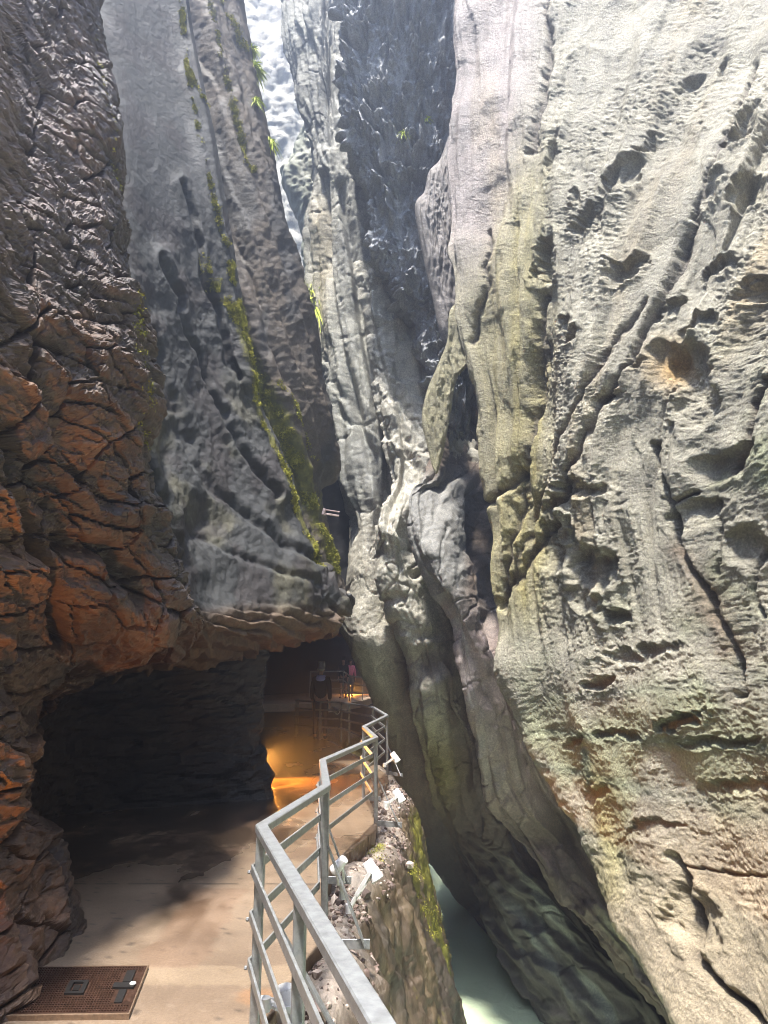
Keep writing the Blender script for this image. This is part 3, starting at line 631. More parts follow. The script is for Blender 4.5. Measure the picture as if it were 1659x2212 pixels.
# ------------------------------------------------------------------ the path
m, n, l, b = nodes('path_concrete')
tc = n.new('ShaderNodeTexCoord'); vec = tc.outputs['Object']
at = n.new('ShaderNodeAttribute'); at.attribute_name = 'tint'
n1 = noise_node(n, l, 1.4, 8, .65, vec); n2 = noise_node(n, l, 60, 6, .7, vec); n3 = noise_node(n, l, 5, 6, .6, vec)
r1 = ramp(n, l, n1.outputs[0], [(.3, (.72, .70, .68)), (.7, (1.2, 1.2, 1.18))])
r2 = ramp(n, l, n2.outputs[0], [(.3, (.8, .78, .76)), (.7, (1.18, 1.17, 1.15))])
c = mix(n, l, 'MULTIPLY', 1, at.outputs['Color'], r1.outputs[0]); c = mix(n, l, 'MULTIPLY', 1, c, r2.outputs[0])
l.new(c, b.inputs['Base Color'])
wet = n.new('ShaderNodeAttribute'); wet.attribute_name = 'moss'
rr = n.new('ShaderNodeMapRange'); l.new(wet.outputs['Fac'], rr.inputs[0]); rr.inputs[3].default_value = .68; rr.inputs[4].default_value = .16
l.new(rr.outputs[0], b.inputs['Roughness'])
bp = n.new('ShaderNodeBump'); bp.inputs['Strength'].default_value = .35; bp.inputs['Distance'].default_value = .012
l.new(n2.outputs[0], bp.inputs['Height']); l.new(bp.outputs[0], b.inputs['Normal']); M_PATH = m
ny, nx = 900, 160
yy = np.linspace(-3, 23, ny); edge = np.array([ex(y) for y in yy]) + .035 * fbm(yy * 3, yy * 0, 4, 310) + .02 * fbm(yy * 14, yy * 0, 3, 311)
edge = np.where(yy > 19.55, -2.0, edge)
tt = np.linspace(0, 1, nx); X = (-6.5) + (edge[:, None] + 6.5) * tt[None]; Yg = np.broadcast_to(yy[:, None], X.shape)
Zg = .004 * fbm(X * 1.2, Yg * 1.2, 4, 312) + .002 * fbm(X * 9, Yg * 9, 3, 313)
top = np.stack([X, Yg, Zg], -1)
side = [np.stack([edge - .004, yy, Zg[:, -1] - .02], -1)[:, None], np.stack([edge - .02 + .02 * fbm(yy * 8, yy * 0, 3, 315), yy, np.full(ny, -.22)], -1)[:, None]]
Gp = np.concatenate([top] + side, 1); nc = Gp.shape[1]
idx = np.arange(ny * nc).reshape(ny, nc)
tint = np.broadcast_to(np.array((.19, .138, .095), np.float32), Gp.shape).copy()
px, py = Gp[..., 0], Gp[..., 1]
dk = sst(.02, .22, fbm(px * 1.1, py * .8, 5, 316))
tint = mixc(tint, np.array((.13, .09, .06)), dk * .6)
gr_ = fbm(px * 22, py * 22, 3, 330); tint = mixc(tint, np.array((.24, .19, .14)), sst(.3, .5, gr_) * .35); tint = mixc(tint, np.array((.05, .035, .025)), (fbm(px * 17 + 5, py * 17, 3, 331) > .42) * .8)
damp_shade = sst(-.3, .12, 1.3 * fbm(px * 1.1, py * .55, 5, 350, .6) + .55 * sst(-.8, -1.9, px) * sst(4.4, 7.8, py) - .36) * sst(4.5, 5.6, py); tint = mixc(tint, np.array((.032, .020, .013)), damp_shade * .85)  # damp patches, also darkened towards the tunnel to stand in for its shade
for yj in (6.35, 8.1, 9.9, 11.8, 13.6): tint = mixc(tint, np.array((.05, .035, .025)), (np.abs(py - yj - .02 * fbm(px * 4, py * 0, 3, 340)) < .012) * .9)
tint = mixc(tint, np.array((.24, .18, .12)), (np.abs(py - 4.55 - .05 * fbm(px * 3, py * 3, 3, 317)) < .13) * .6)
tint = mixc(tint, np.array((.16, .10, .065)), ((np.abs(px + 1.3 + .06 * fbm(px * 4, py * 4, 3, 318)) < .20) & (py > 4.65) & (py < 6.2)) * .55)
tint = mixc(tint, np.array((.13, .085, .06)), sst(.1, .2, fbm(px * 2.2, py * 1.6, 4, 319) - .25 * np.abs(px + .75) / .3 * 0) * sst(6.5, 7.5, py) * .6)
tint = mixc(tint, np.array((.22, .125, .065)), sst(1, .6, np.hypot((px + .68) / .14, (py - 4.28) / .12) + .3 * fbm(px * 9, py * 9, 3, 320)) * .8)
wetm = np.clip(damp_shade * .6 + sst(5.8, 7.5, py) * (.55 + .5 * sst(-.1, .25, fbm(px * 1.3, py * .5, 4, 321))) + .12, 0, 1)
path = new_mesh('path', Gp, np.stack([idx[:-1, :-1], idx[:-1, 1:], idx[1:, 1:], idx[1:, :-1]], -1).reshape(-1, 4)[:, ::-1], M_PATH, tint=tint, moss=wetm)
# orient normals up
path.data.flip_normals()
tag(path, 'worn concrete path, wet and lit orange further on', 'path', kind='structure')

# ------------------------------------------------------------------ small objects: helpers
M_RAIL = plain_mat('galvanised_rail_paint', (.25, .255, .255), .4, 0.35, 22, .28, .12)
M_WHITE = plain_mat('white_lamp_enamel', (.58, .57, .56), .35, 0, 40, .06, .03)
M_IRON = plain_mat('rusty_plate_iron', (.085, .045, .03), .42, .6, 30, .5, .3)
M_BLACK = plain_mat('black_iron', (.02, .018, .017), .5, .3, 40, .3, .1)
M_SKIN = plain_mat('skin', (.42, .25, .18), .5, 0, 30, .1, 0)

class MB:
    def __init__(s): s.v = []; s.f = []
    def add(s, vs, fs):
        k = len(s.v); s.v += [tuple(p) for p in vs]; s.f += [tuple(i + k for i in f) for f in fs]
    def beam(s, p0, p1, w, h, up=(0, 0, 1), ch=.12):
        """bar with chamfered edges from p0 to p1; w across, h along 'up'"""
        p0, p1, up = Vector(p0), Vector(p1), Vector(up)
        d = (p1 - p0).normalized(); x = d.cross(up).normalized(); y = x.cross(d).normalized()
        c = ch * min(w, h); a, b_ = w / 2, h / 2
        prof = [(-a + c, -b_), (a - c, -b_), (a, -b_ + c), (a, b_ - c), (a - c, b_), (-a + c, b_), (-a, b_ - c), (-a, -b_ + c)]
        vs = [p0 + x * i + y * j for i, j in prof] + [p1 + x * i + y * j for i, j in prof]
        s.add(vs, [(i, (i + 1) % 8, 8 + (i + 1) % 8, 8 + i) for i in range(8)] + [tuple(range(7, -1, -1)), tuple(range(8, 16))])
    def path(s, pts, w, h, ch=.12):
        """mitred flat bar along a polyline, always level"""
        n = len(pts); P = [Vector(p) for p in pts]; c = ch * min(w, h); a, b_ = w / 2, h / 2
        prof = [(-a + c, -b_), (a - c, -b_), (a, -b_ + c), (a, b_ - c), (a - c, b_), (-a + c, b_), (-a, b_ - c), (-a, -b_ + c)]
        vs = []
        for i in range(n):
            d0 = (P[i] - P[i - 1]).normalized() if i else (P[1] - P[0]).normalized()
            d1 = (P[i + 1] - P[i]).normalized() if i < n - 1 else d0
            t = (d0 + d1).normalized(); x = Vector((t.y, -t.x, 0)).normalized(); n0 = Vector((d0.y, -d0.x, 0)).normalized()
            k = 1 / max(.45, x.dot(n0))
            vs += [P[i] + x * (q * k) + Vector((0, 0, r)) for q, r in prof]
        fs = [(i * 8 + j, i * 8 + (j + 1) % 8, i * 8 + 8 + (j + 1) % 8, i * 8 + 8 + j) for i in range(n - 1) for j in range(8)]
        s.add(vs, fs + [tuple(range(7, -1, -1)), tuple(range(n * 8 - 8, n * 8))])
    def lathe(s, base, axis, prof, n=24, cap=True):
        """prof: list of (distance along axis, radius)"""
        base, ax = Vector(base), Vector(axis).normalized()
        x = ax.orthogonal().normalized(); y = ax.cross(x)
        vs = [base + ax * t + (x * math.cos(2 * math.pi * j / n) + y * math.sin(2 * math.pi * j / n)) * r for t, r in prof for j in range(n)]
        k = len(prof)
        fs = [(i * n + j, i * n + (j + 1) % n, i * n + n + (j + 1) % n, i * n + n + j) for i in range(k - 1) for j in range(n)]
        if cap: fs += [tuple(range(n - 1, -1, -1)), tuple(range((k - 1) * n, k * n))]
        s.add(vs, fs)
    def build(s, name, mat, parent=None, smooth=False):
        me = bpy.data.meshes.new(name); me.from_pydata(s.v, [], s.f); me.materials.append(mat)
        if smooth: me.polygons.foreach_set('use_smooth', [len(p.vertices) < 6 for p in me.polygons])
        me.update(); o = bpy.data.objects.new(name, me); COL.objects.link(o)
        if parent: o.parent = parent; o.matrix_parent_inverse = parent.matrix_world.inverted()
        return o
def empty(name, loc):
    o = bpy.data.objects.new(name, None); COL.objects.link(o); o.location = loc; o.empty_display_size = .1
    bpy.context.view_layer.update(); return o

# ------------------------------------------------------------------ railings
RZ = .95
def railing(pts, posts, label, foot=0.0, side=1, mids=(.74, .53, .32), tw=.060, th=.042, pw=.045, braces=(), bolts=0, root_at=None, nmid=3):
    """pts: rail line in plan; posts: (x, y, foot z)"""
    rt = empty('guard_railing', root_at or (posts[0][0], posts[0][1], 0)); tag(rt, label, 'railing')
    b = MB(); b.path([(x, y, RZ + z - th / 2) for x, y, z in pts], tw, th); b.build('top_rail', M_RAIL, rt)
    off = []
    for i, (x, y, z) in enumerate(pts):
        d0 = Vector((x - pts[i - 1][0], y - pts[i - 1][1])) if i else Vector((pts[1][0] - x, pts[1][1] - y))
        d1 = Vector((pts[i + 1][0] - x, pts[i + 1][1] - y)) if i < len(pts) - 1 else d0
        t = (d0.normalized() + d1.normalized()).normalized(); off.append((x - t.y * .038 * side, y + t.x * .038 * side, z))
    for h in mids[:nmid]:
        b = MB(); b.path([(x, y, h + z) for x, y, z in off], .012, .045); b.build('mid_rail', M_RAIL, rt)
    for (x, y, z) in posts:
        b = MB(); b.beam((x, y, z), (x, y, z + RZ - th - .002 - min(z, 0)) if z < 0 else (x, y, z + RZ - th - .002), pw, pw, (0, 1, 0)); b.build('post', M_RAIL, rt)
    for (x, y, z, lx, ly, z0, z1) in braces:                       # outrigger bar and sloping stay
        b = MB(); b.beam((x + .024, y, z1), (x + lx, y + ly, z1), .012, .06); b.build('bracket', M_RAIL, rt)
        b = MB(); b.beam((x + .02, y - .016, z0), (x + lx * .9, y + ly - .016, z1 - .01), .012, .055, (0, 1, 0)); b2 = b.build('stay', M_RAIL, rt)
        b = MB(); b.lathe((x + lx * .88, y + ly - .032, z1 - .005), (0, 1, 0), [(0, .009), (.012, .011), (.02, .011)], 8); b.build('bolt', M_RAIL, b2)
    for (x, y, z) in posts[:bolts]:
        for h in mids:
            for dy in (-.05, .05):
                b = MB(); b.lathe((x - .052, y + dy, h), (1, 0, 0), [(0, .006), (.004, .010), (.014, .010)], 8); b.build('bolt', M_RAIL, rt)
    return rt
g = lambda u, v: PZ(u, v, RZ)[:2]
A = [g(565, 1780), g(705, 1694), g(697, 1640), g(812, 1591), g(786, 1568), g(836, 1544), g(806, 1526), g(738, 1516)]
n0 = g(830, 2212); d0 = (n0[0] - A[0][0], n0[1] - A[0][1])
start = (A[0][0] + d0[0] * 1.9, A[0][1] + d0[1] * 1.9)
midp = (A[0][0] + d0[0] * .52, A[0][1] + d0[1] * .52)
line = [(*p, 0.0) for p in [start] + A]
P0 = [A[0], A[1], A[2], A[3], A[4], A[5], A[6], A[7], (A[7][0] + .2, A[7][1] - .1), midp]
posts = [(x, y, -.12 if i < 6 else -.02) for i, (x, y) in enumerate(P0)]
posts[-1] = (*midp, -.5)
br = []
for i, (lx, ly, z0, z1) in {0: (.50, .0, .62, -.05), 1: (.30, 0, .56, -.03), 2: (.26, 0, .5, -.02), 3: (.30, -.1, .5, 0), 4: (.24, -.1, .5, 0), 5: (.26, -.3, .42, -.02)}.items():
    br.append((*P0[i], 0, lx, ly, z0, z1))
railing(line, posts, 'long zigzag grey metal railing along the open edge of the path in front', braces=br, bolts=3, root_at=(A[0][0], A[0][1], 0))
B0 = (A[7][0] - .06, A[7][1] + .12)
railing([(B0[0], B0[1], 0), (B0[0] - .6, B0[1] + .3, 0), (-2.35, 19.7, 0), (-2.4, 20.6, 0)], [(-1.62, B0[1] + .2, 0), (-2.35, 19.7, 0), (-2.4, 20.5, 0)], 'short dark railing closing the path ahead of the walker with grey hair')
r1, r2, r3 = PY(783, 1515, 30), PY(755, 1514, 28), PY(741, 1506, 27)
r0 = (r3[0] - 1.2, r3[1] - .2, r3[2] - .02); r9 = (r1[0] + .35, r1[1] + 3.5, r1[2])
railing([r0, r3, r2, r1, r9], [r1, r2, r3, r0, r9], 'thin far railing on the raised path in front of the distant walkers', mids=(.62, .31), nmid=2)
# far raised path the distant walkers stand on
zf = .55
b = MB(); vs = [(-6, 25.5), (r3[0] - 1, 26.4), (r3[0] + .15, r3[1] - .1), (r2[0] + .12, r2[1] - .15), (r1[0] + .12, r1[1] - .1), (r9[0] + .1, r9[1]), (0.2, 38.5), (-6, 38.5)]
k = len(vs); b.add([(x, y, zf) for x, y in vs] + [(x, y, zf - .25) for x, y in vs], [tuple(range(k)), tuple(range(2 * k - 1, k - 1, -1))] + [(i, k + i, k + (i + 1) % k, (i + 1) % k) for i in range(k)])
fp = b.build('path', plain_mat('far_path_concrete', (.36, .27, .19), .5, 0, 4, .3, .1)); tag(fp, 'short raised stretch of path under the distant walkers', 'path', kind='structure')

# lit boulders below the gap beyond the closing rail
def boulder(key, c, r, seed, label, tint=(.40, .35, .25), mat=None):
    nu, nv = 60, 40
    th = np.linspace(0, 2 * np.pi, nu + 1)[:-1]; ph = np.linspace(.02, np.pi - .02, nv); T, Pp = np.meshgrid(th, ph)
    dx, dy, dz = np.sin(Pp) * np.cos(T), np.sin(Pp) * np.sin(T), np.cos(Pp)
    dd = 1 + .25 * fbm(dx * 1.7 + dz, dy * 1.7 + dz * .7 + seed, 4, seed) + .13 * facets(dx * 2 + dz * 1.3 + 5, dy * 2 - dz * 1.1 + 5, seed, .8)[0]
    V_ = np.stack([c[0] + r[0] * dx * dd, c[1] + r[1] * dy * dd, c[2] + r[2] * dz * dd], -1)
    idx = np.arange(nu * nv).reshape(nv, nu); nx_ = np.roll(idx, -1, 1)
    o = new_mesh('boulder', V_, np.stack([idx[:-1], idx[1:], nx_[1:], nx_[:-1]], -1).reshape(-1, 4), mat or M_R2, tint=np.broadcast_to(np.array(tint, np.float32), V_.shape), moss=np.full(V_.shape[:2], .1))
    tag(o, label, 'boulder'); return o
boulder('B1', (-1.75, 22.2, -.75), (1.1, .9, .75), 401, 'broad pale sunlit boulder just beyond the closing rail by the walker')
boulder('B2', (-.75, 20.6, -.9), (.55, .8, .8), 402, 'mossy boulder beneath the railing to the right of the walker', (.24, .23, .10))

# ------------------------------------------------------------------ floodlights
def floodlight(p, axis, size, label, arm):
    """white can-shaped floodlight: stepped housing, lens ring, yoke and arm"""
    p = Vector(p); ax = Vector(axis).normalized(); s = size
    rt = empty('floodlight', p); tag(rt, label, 'floodlight', 'white floodlights along the railing')
    b = MB(); b.lathe(p, ax, [(-.50 * s, .24 * s), (-.47 * s, .29 * s), (-.02 * s, .29 * s), (0, .33 * s), (.42 * s, .33 * s), (.46 * s, .36 * s), (.54 * s, .36 * s), (.545 * s, .31 * s), (.50 * s, .30 * s)], 28, False)
    b.add([p + ax * (-.50 * s)], []); b.build('housing', M_WHITE, rt, True)
    b = MB(); b.lathe(p, ax, [(.49 * s, .305 * s), (.50 * s, .305 * s)], 24); b.build('lens', M_BLACK, rt)
    b = MB(); b.lathe(p, -ax, [(.47 * s, .27 * s), (.52 * s, .25 * s)], 24); b.build('end_cap', M_WHITE, rt)
    a = Vector(arm); x = ax.cross(Vector((0, 0, 1))).normalized()
    b = MB()
    for sg in (-1, 1): b.beam(p + x * sg * .35 * s, p + x * sg * .30 * s + (a - p) * .62, .014, .03)
    b.beam(p + (a - p) * .60 - x * .32 * s, p + (a - p) * .60 + x * .32 * s, .03, .014); b.build('yoke', M_WHITE, rt)
    b = MB(); b.beam(p + (a - p) * .60, a, .03, .03); b.lathe(a, (0, 0, 1), [(-.03, .03), (.03, .03)], 12); b.build('arm', M_WHITE, rt)
    return rt
dn = (.42, -.12, -.62)
def PZs(u, v, Y): return PY(u, v, Y)
p = PY(804, 1880, 5.75); floodlight(p, dn, .145, 'white floodlight over the gravel ledge, largest of the row and aimed down at the river', (p[0] - .17, p[1] + .04, -.02))
p = PY(733, 1868, 6.1); floodlight(p, (-.5, .3, -.6), .13, 'white floodlight half hidden behind the stay of the second post', (p[0] + .02, p[1] + .12, -.05))
p = PY(861, 1719, 8.4); floodlight(p, dn, .145, 'white floodlight on the end of a stay above the mossy cliff corner', (p[0] - .14, p[1] + .05, p[2] - .10))
p = PY(853, 1636, 11.6); floodlight(p, dn, .155, 'white floodlight beside the outermost bend of the railing', (p[0] - .16, p[1] + .05, p[2] - .12))
p = PY(724, 1534, 19.0); floodlight(p, (.6, -.5, -.3), .2, 'small white floodlight beyond the closing rail at the elbow of the walker', (p[0] - .35, p[1] + .05, p[2] - .08))
p = PY(618, 2172, 4.05); floodlight(p, (.15, .1, -1), .17, 'white floodlight seen from above at the foot of the nearest corner post', (p[0] - .10, p[1] - .06, p[2] + .03))

# ------------------------------------------------------------------ floor hatch
ca, cb_, cc, cd = [Vector(PZ(u, v, .022)) for u, v in ((50, 2091), (317, 2087), (277, 2188), (-8, 2192))]
ht = empty('floor_hatch', (ca + cb_ + cc + cd) / 4); tag(ht, 'rusty iron studded hatch cover set into the path', 'hatch cover')
def hp(a, c): return (ca * (1 - a) + cb_ * a) * (1 - c) + (cd * (1 - a) + cc * a) * c
def slab(mb, a0, a1, c0, c1, z0, z1):
    q = [hp(a0, c0), hp(a1, c0), hp(a1, c1), hp(a0, c1)]
    mb.add([p + Vector((0, 0, z0)) for p in q] + [p + Vector((0, 0, z1)) for p in q], [(0, 1, 2, 3), (4, 7, 6, 5), (0, 4, 5, 1), (1, 5, 6, 2), (2, 6, 7, 3), (3, 7, 4, 0)])
b = MB(); slab(b, 0, 1, 0, 1, -.03, 0)
for i in range(44):
    for j in range(22):
        a0, c0 = .012 + i * .0222, .02 + j * .0440
        if (.43 < a0 < .60 and .34 < c0 < .66) or (.82 < a0 < .97 and .12 < c0 < .85): continue
        slab(b, a0, a0 + .012, c0, c0 + .022, .0005, .006)
b.build('plate', M_IRON, ht)
b = MB()
for q in ((-.012, 1.012, -.03, -.003), (-.012, 1.012, 1.003, 1.03), (-.012, -.003, -.003, 1.003), (1.003, 1.012, -.003, 1.003)): slab(b, *q, -.03, .002)
b.build('frame', plain_mat('bright_worn_edge', (.22, .15, .10), .4, .4, 50, .3, .2), ht)
b = MB(); slab(b, .44, .59, .36, .40, .001, .012); slab(b, .44, .59, .60, .64, .001, .012); slab(b, .44, .475, .40, .60, .001, .012); slab(b, .555, .59, .40, .60, .001, .012); slab(b, .49, .54, .44, .56, .001, .006); b.build('handle_well', M_BLACK, ht)
b = MB(); slab(b, .86, .93, .14, .40, .001, .010); slab(b, .80, .965, .43, .53, .001, .013); slab(b, .86, .92, .56, .82, .001, .008); b.build('hinge', M_BLACK, ht)
b = MB(); b.lathe(hp(.95, .46) + Vector((0, 0, .012)), (0, 0, 1), [(0, .018), (.006, .016), (.010, .006)], 12); b.build('bolt', M_WHITE, ht)

# ------------------------------------------------------------------ lamps with orange light
def emis(name, col, st):
    m, n, l, b = nodes(name); b.inputs['Base Color'].default_value = (*col, 1); b.inputs['Emission Color'].default_value = (*col, 1); b.inputs['Emission Strength'].default_value = st; return m
M_GLOW = emis('orange_lamp_glass', (1, .42, .07), 12)
def path_lamp(p, axis, power, label, ang=132, col=(1, .36, .05), rad=.05):
    p = Vector(p); ax = Vector(axis).normalized()
    rt = empty('path_lamp', p); tag(rt, label, 'lamp')
    b = MB(); b.lathe(p, ax, [(-.12, .03), (-.10, .06), (0, .07), (.005, .062)], 16); b.build('housing', M_BLACK, rt, True)
    b = MB(); b.lathe(p + ax * .006, ax, [(0, .056), (.006, .056), (.012, .03)], 16); b.build('glass', M_GLOW, rt, True)
    b = MB(); b.beam(p - ax * .1, p - ax * .1 - Vector((0, 0, max(.06, p.z - .02))), .03, .03, (0, 1, 0)); b.build('stake', M_BLACK, rt)
    L = bpy.data.lights.new('lamp_light', 'SPOT'); L.energy = power; L.color = col; L.spot_size = R(ang); L.spot_blend = .6; L.shadow_soft_size = rad
    o = bpy.data.objects.new('lamp_light', L); COL.objects.link(o); o.location = p + ax * .03; o.rotation_euler = ax.to_track_quat('-Z', 'Y').to_euler()
    o.parent = rt; o.matrix_parent_inverse = rt.matrix_world.inverted()
    return rt
path_lamp((-1.99, 12.05, .42), (.45, -.42, -.5), 200, 'orange path lamp tucked behind the jutting tunnel wall beyond the dark stretch')
path_lamp((-1.85, 2.7, .35), (-.45, .5, .8), 70, 'orange path lamp at the foot of the near left wall beside the hatch')
path_lamp((-1.7, 37.2, 1.0), (.2, -.5, -.6), 110, 'orange path lamp behind the distant walkers')

# ------------------------------------------------------------------ bracket on the rock in the dark slot
p = Vector(PY(700, 1104, 14.0)); q = Vector(PY(733, 1108, 14.1))
wb = empty('wall_bracket', p); tag(wb, 'small pinkish metal bracket sticking out of the rock into the dark slot', 'bracket')
M_PINK = plain_mat('pinkish_metal', (.55, .42, .40), .45, .3, 40, .15, .1)
b = MB(); b.beam(p + Vector((0, 0, .03)), q + Vector((0, 0, .02)), .05, .02); b.build('arm', M_PINK, wb)
b = MB(); b.beam(p + Vector((.02, 0, -.055)), q + Vector((-.01, 0, -.065)), .05, .035); b.build('arm', M_PINK, wb)
b = MB(); b.beam(p + Vector((-.02, 0, -.075)), p + Vector((.01, 0, .05)), .06, .07, (0, 1, 0)); b.build('base_plate', M_PINK, wb)

# ------------------------------------------------------------------ people
def skin_obj(name, joints, edges, rad, mat, parent=None, sub=2):
    me = bpy.data.meshes.new(name); me.from_pydata([tuple(j) for j in joints], edges, []); me.materials.append(mat)
    o = bpy.data.objects.new(name, me); COL.objects.link(o)
    m_ = o.modifiers.new('skin', 'SKIN'); m_.use_smooth_shade = True
    for i, r in enumerate(rad):
        sv = me.skin_vertices[0].data[i]; sv.radius = r if isinstance(r, tuple) else (r, r); sv.use_root = (i == 0)
    s_ = o.modifiers.new('sub', 'SUBSURF'); s_.levels = sub; s_.render_levels = sub
    if parent: o.parent = parent
    return o
def cloth(name, col): return plain_mat(name, col, .85, 0, 90, .25, .2)
def person(loc, H, rz, label, top, trousers, hair, stride=.12, lean=0.0, shorts=False, shoulder=None, hairlen=.0):
    k = H / 1.75
    def J(x, y, z): return (x * k, (y + lean * max(0, z - .9)) * k, z * k)
    j = [J(0, 0, .95), J(0, .01, 1.12), J(0, 0, 1.30), J(0, -.01, 1.46), J(0, .0, 1.54), J(0, .02, 1.60), J(0, .025, 1.68)]
    r = [(.13, .10), (.12, .085), (.145, .095), (.07, .06), .045, (.062, .075), (.062, .08)]; r = [tuple(q * k for q in (x if isinstance(x, tuple) else (x, x))) for x in r]
    e = [(0, 1), (1, 2), (2, 3), (3, 4), (4, 5), (5, 6)]
    def chain(start, pts, rr):
        a = start
        for p_, q in zip(pts, rr):
            j.append(J(*p_)); r.append((q * k, q * k)); e.append((a, len(j) - 1)); a = len(j) - 1
        return a
    for sx in (-1, 1):
        st = stride * sx
        chain(0, [(.095 * sx, 0, .88), (.10 * sx, st * .5 + .02, .50), (.10 * sx, st * .9 - .04, .10), (.105 * sx, st * .9 + .10, .035)], [.088, .058, .038, .03])
        h = chain(2, [(.17 * sx, 0, 1.40), (.215 * sx, -st * .4, 1.13), (.23 * sx, -st * .8 + .05, .90), (.23 * sx, -st * .8 + .07, .82)], [.058, .042, .03, .026])
        for f_ in range(4): chain(h, [(.23 * sx, -st * .8 + .045 + .02 * f_, .77), (.222 * sx, -st * .8 + .05 + .02 * f_, .72 + .01 * (f_ in (0, 3)))], [.009, .008])
        chain(h, [(.215 * sx, -st * .8 + .115, .81), (.21 * sx, -st * .8 + .13, .775)], [.010, .009])
    chain(6, [(0, .115, 1.655)], [.012])                            # nose
    for sx in (-1, 1): chain(6, [(.082 * sx, .02, 1.66)], [.014])   # ears
    body = skin_obj('person', j, e, r, M_SKIN); body.location = loc; body.rotation_euler = (0, 0, rz); tag(body, label, 'person')
    # jacket: torso and arms, a little larger
    tj = [J(0, 0, .88), J(0, .01, 1.12), J(0, 0, 1.30), J(0, -.01, 1.44), J(0, 0, 1.50)]; tr = [(.155, .12), (.145, .11), (.17, .12), (.10, .085), (.06, .06)]; te = [(0, 1), (1, 2), (2, 3), (3, 4)]
    for sx in (-1, 1):
        st = stride * sx; a = 2
        for p_, q in (((.175 * sx, 0, 1.41), .078), ((.22 * sx, -st * .4, 1.13), .06), ((.235 * sx, -st * .8 + .04, .92), .046)):
            tj.append(J(*p_)); tr.append((q, q)); te.append((a, len(tj) - 1)); a = len(tj) - 1
    skin_obj('jacket', tj, te, [tuple(q * k for q in x) for x in tr], top, body)
    if shoulder:
        sj = [J(0, -.005, 1.43), J(.14, 0, 1.425), J(-.14, 0, 1.425), J(0, -.03, 1.36), J(0, .0, 1.50)]
        skin_obj('collar', sj, [(0, 1), (0, 2), (0, 3), (0, 4)], [(.09 * k, .105 * k), (.082 * k, .088 * k), (.082 * k, .088 * k), (.10 * k, .115 * k), (.055 * k, .06 * k)], shoulder, body)
    lj = [J(0, 0, .97)]; lr = [(.15, .115)]; le = []
    for sx in (-1, 1):
        st = stride * sx; a = 0
        pp = [((.095 * sx, 0, .86), .105), ((.10 * sx, st * .5 + .02, .50), .078), ((.10 * sx, st * .9 - .04, .11), .058)]
        if shorts: pp = [pp[0], ((.10 * sx, st * .3 + .01, .62), .085)]
        for p_, q in pp: lj.append(J(*p_)); lr.append((q, q)); le.append((a, len(lj) - 1)); a = len(lj) - 1
    skin_obj('trousers', lj, le, [tuple(q * k for q in x) for x in lr], trousers, body)
    for sx in (-1, 1):
        st = stride * sx
        skin_obj('shoe', [J(.10 * sx, st * .9 - .07, .05), J(.105 * sx, st * .9 + .05, .045), J(.11 * sx, st * .9 + .17, .035)], [(0, 1), (1, 2)], [(.042 * k, .05 * k), (.046 * k, .045 * k), (.036 * k, .03 * k)], M_BLACK, body)
    hj = [J(0, -.015, 1.71), J(0, -.035, 1.65), J(0, .03, 1.745), J(0, -.045, 1.60 - hairlen)]
    skin_obj('hair', hj, [(0, 1), (0, 2), (1, 3)], [(.088 * k, .09 * k), (.082 * k, .075 * k), (.07 * k, .05 * k), (.06 * k, .045 * k)], hair, body)
    return body
BLK = cloth('black_cloth', (.012, .012, .016)); JEAN = cloth('dark_blue_jeans', (.015, .018, .05)); LAV = cloth('lavender_shirt', (.36, .38, .72)); PNK = cloth('pink_shirt', (.85, .22, .30))
GRY = cloth('grey_trousers', (.22, .21, .20)); HG = cloth('grey_hair', (.35, .32, .31)); HD = cloth('dark_hair', (.03, .02, .015)); KHA = cloth('khaki_shorts', (.10, .07, .05))
pw = PY(692, 1596, 19.0)
person((pw[0], 18.9, .0), 1.86, R(-4), 'person walking away in a black jacket with pale blue shoulders and grey hair', BLK, JEAN, HG, .14, 0, False, LAV)
q = PY(757, 1450, 34); person((q[0], 34, zf), 1.68, R(200), 'person in a pink top and grey trousers on the far raised path', PNK, GRY, HD, .08)
q = PY(742, 1450, 32); person((q[0], 32, zf), 1.70, R(170), 'person in a black jacket and shorts with bare legs on the far raised path', BLK, KHA, HD, .08, 0, True)

# ------------------------------------------------------------------ moss, plants, gravel
m, n, l, b = nodes('moss_leaf')
oi = n.new('ShaderNodeTexCoord'); t = noise_node(n, l, 7, 5, .6, oi.outputs['Object'])
r_ = ramp(n, l, t.outputs[0], [(.3, (.09, .09, .015)), (.5, (.25, .24, .03)), (.72, (.52, .48, .09))]); l.new(r_.outputs[0], b.inputs['Base Color']); b.inputs['Roughness'].default_value = .8
b.inputs['Specular IOR Level'].default_value = .2
M_MOSS = m
M_FERN = plain_mat('fern_leaf', (.42, .50, .02), .6, 0, 12, .35, 0)
rng = np.random.default_rng(5)
def leaves(pos, nor, size, per, spread, up=.4):
    P = np.repeat(pos, per, 0); N_ = np.repeat(nor, per, 0); k = len(P)
    c = P + rng.normal(0, spread, (k, 3)) + N_ * np.abs(rng.normal(0, spread * .7, (k, 1)))
    a = rng.normal(0, 1, (k, 3)); a /= np.linalg.norm(a, axis=1, keepdims=True); b_ = np.cross(a, rng.normal(0, 1, (k, 3))); b_ /= np.linalg.norm(b_, axis=1, keepdims=True)
    s_ = size * rng.uniform(.5, 1.3, (k, 1)); a = a * s_; b_ = b_ * s_ * .45
    V_ = np.stack([c - a, c + b_, c + a, c - b_], 1).reshape(-1, 3); F_ = np.arange(k * 4).reshape(-1, 4); return V_, F_
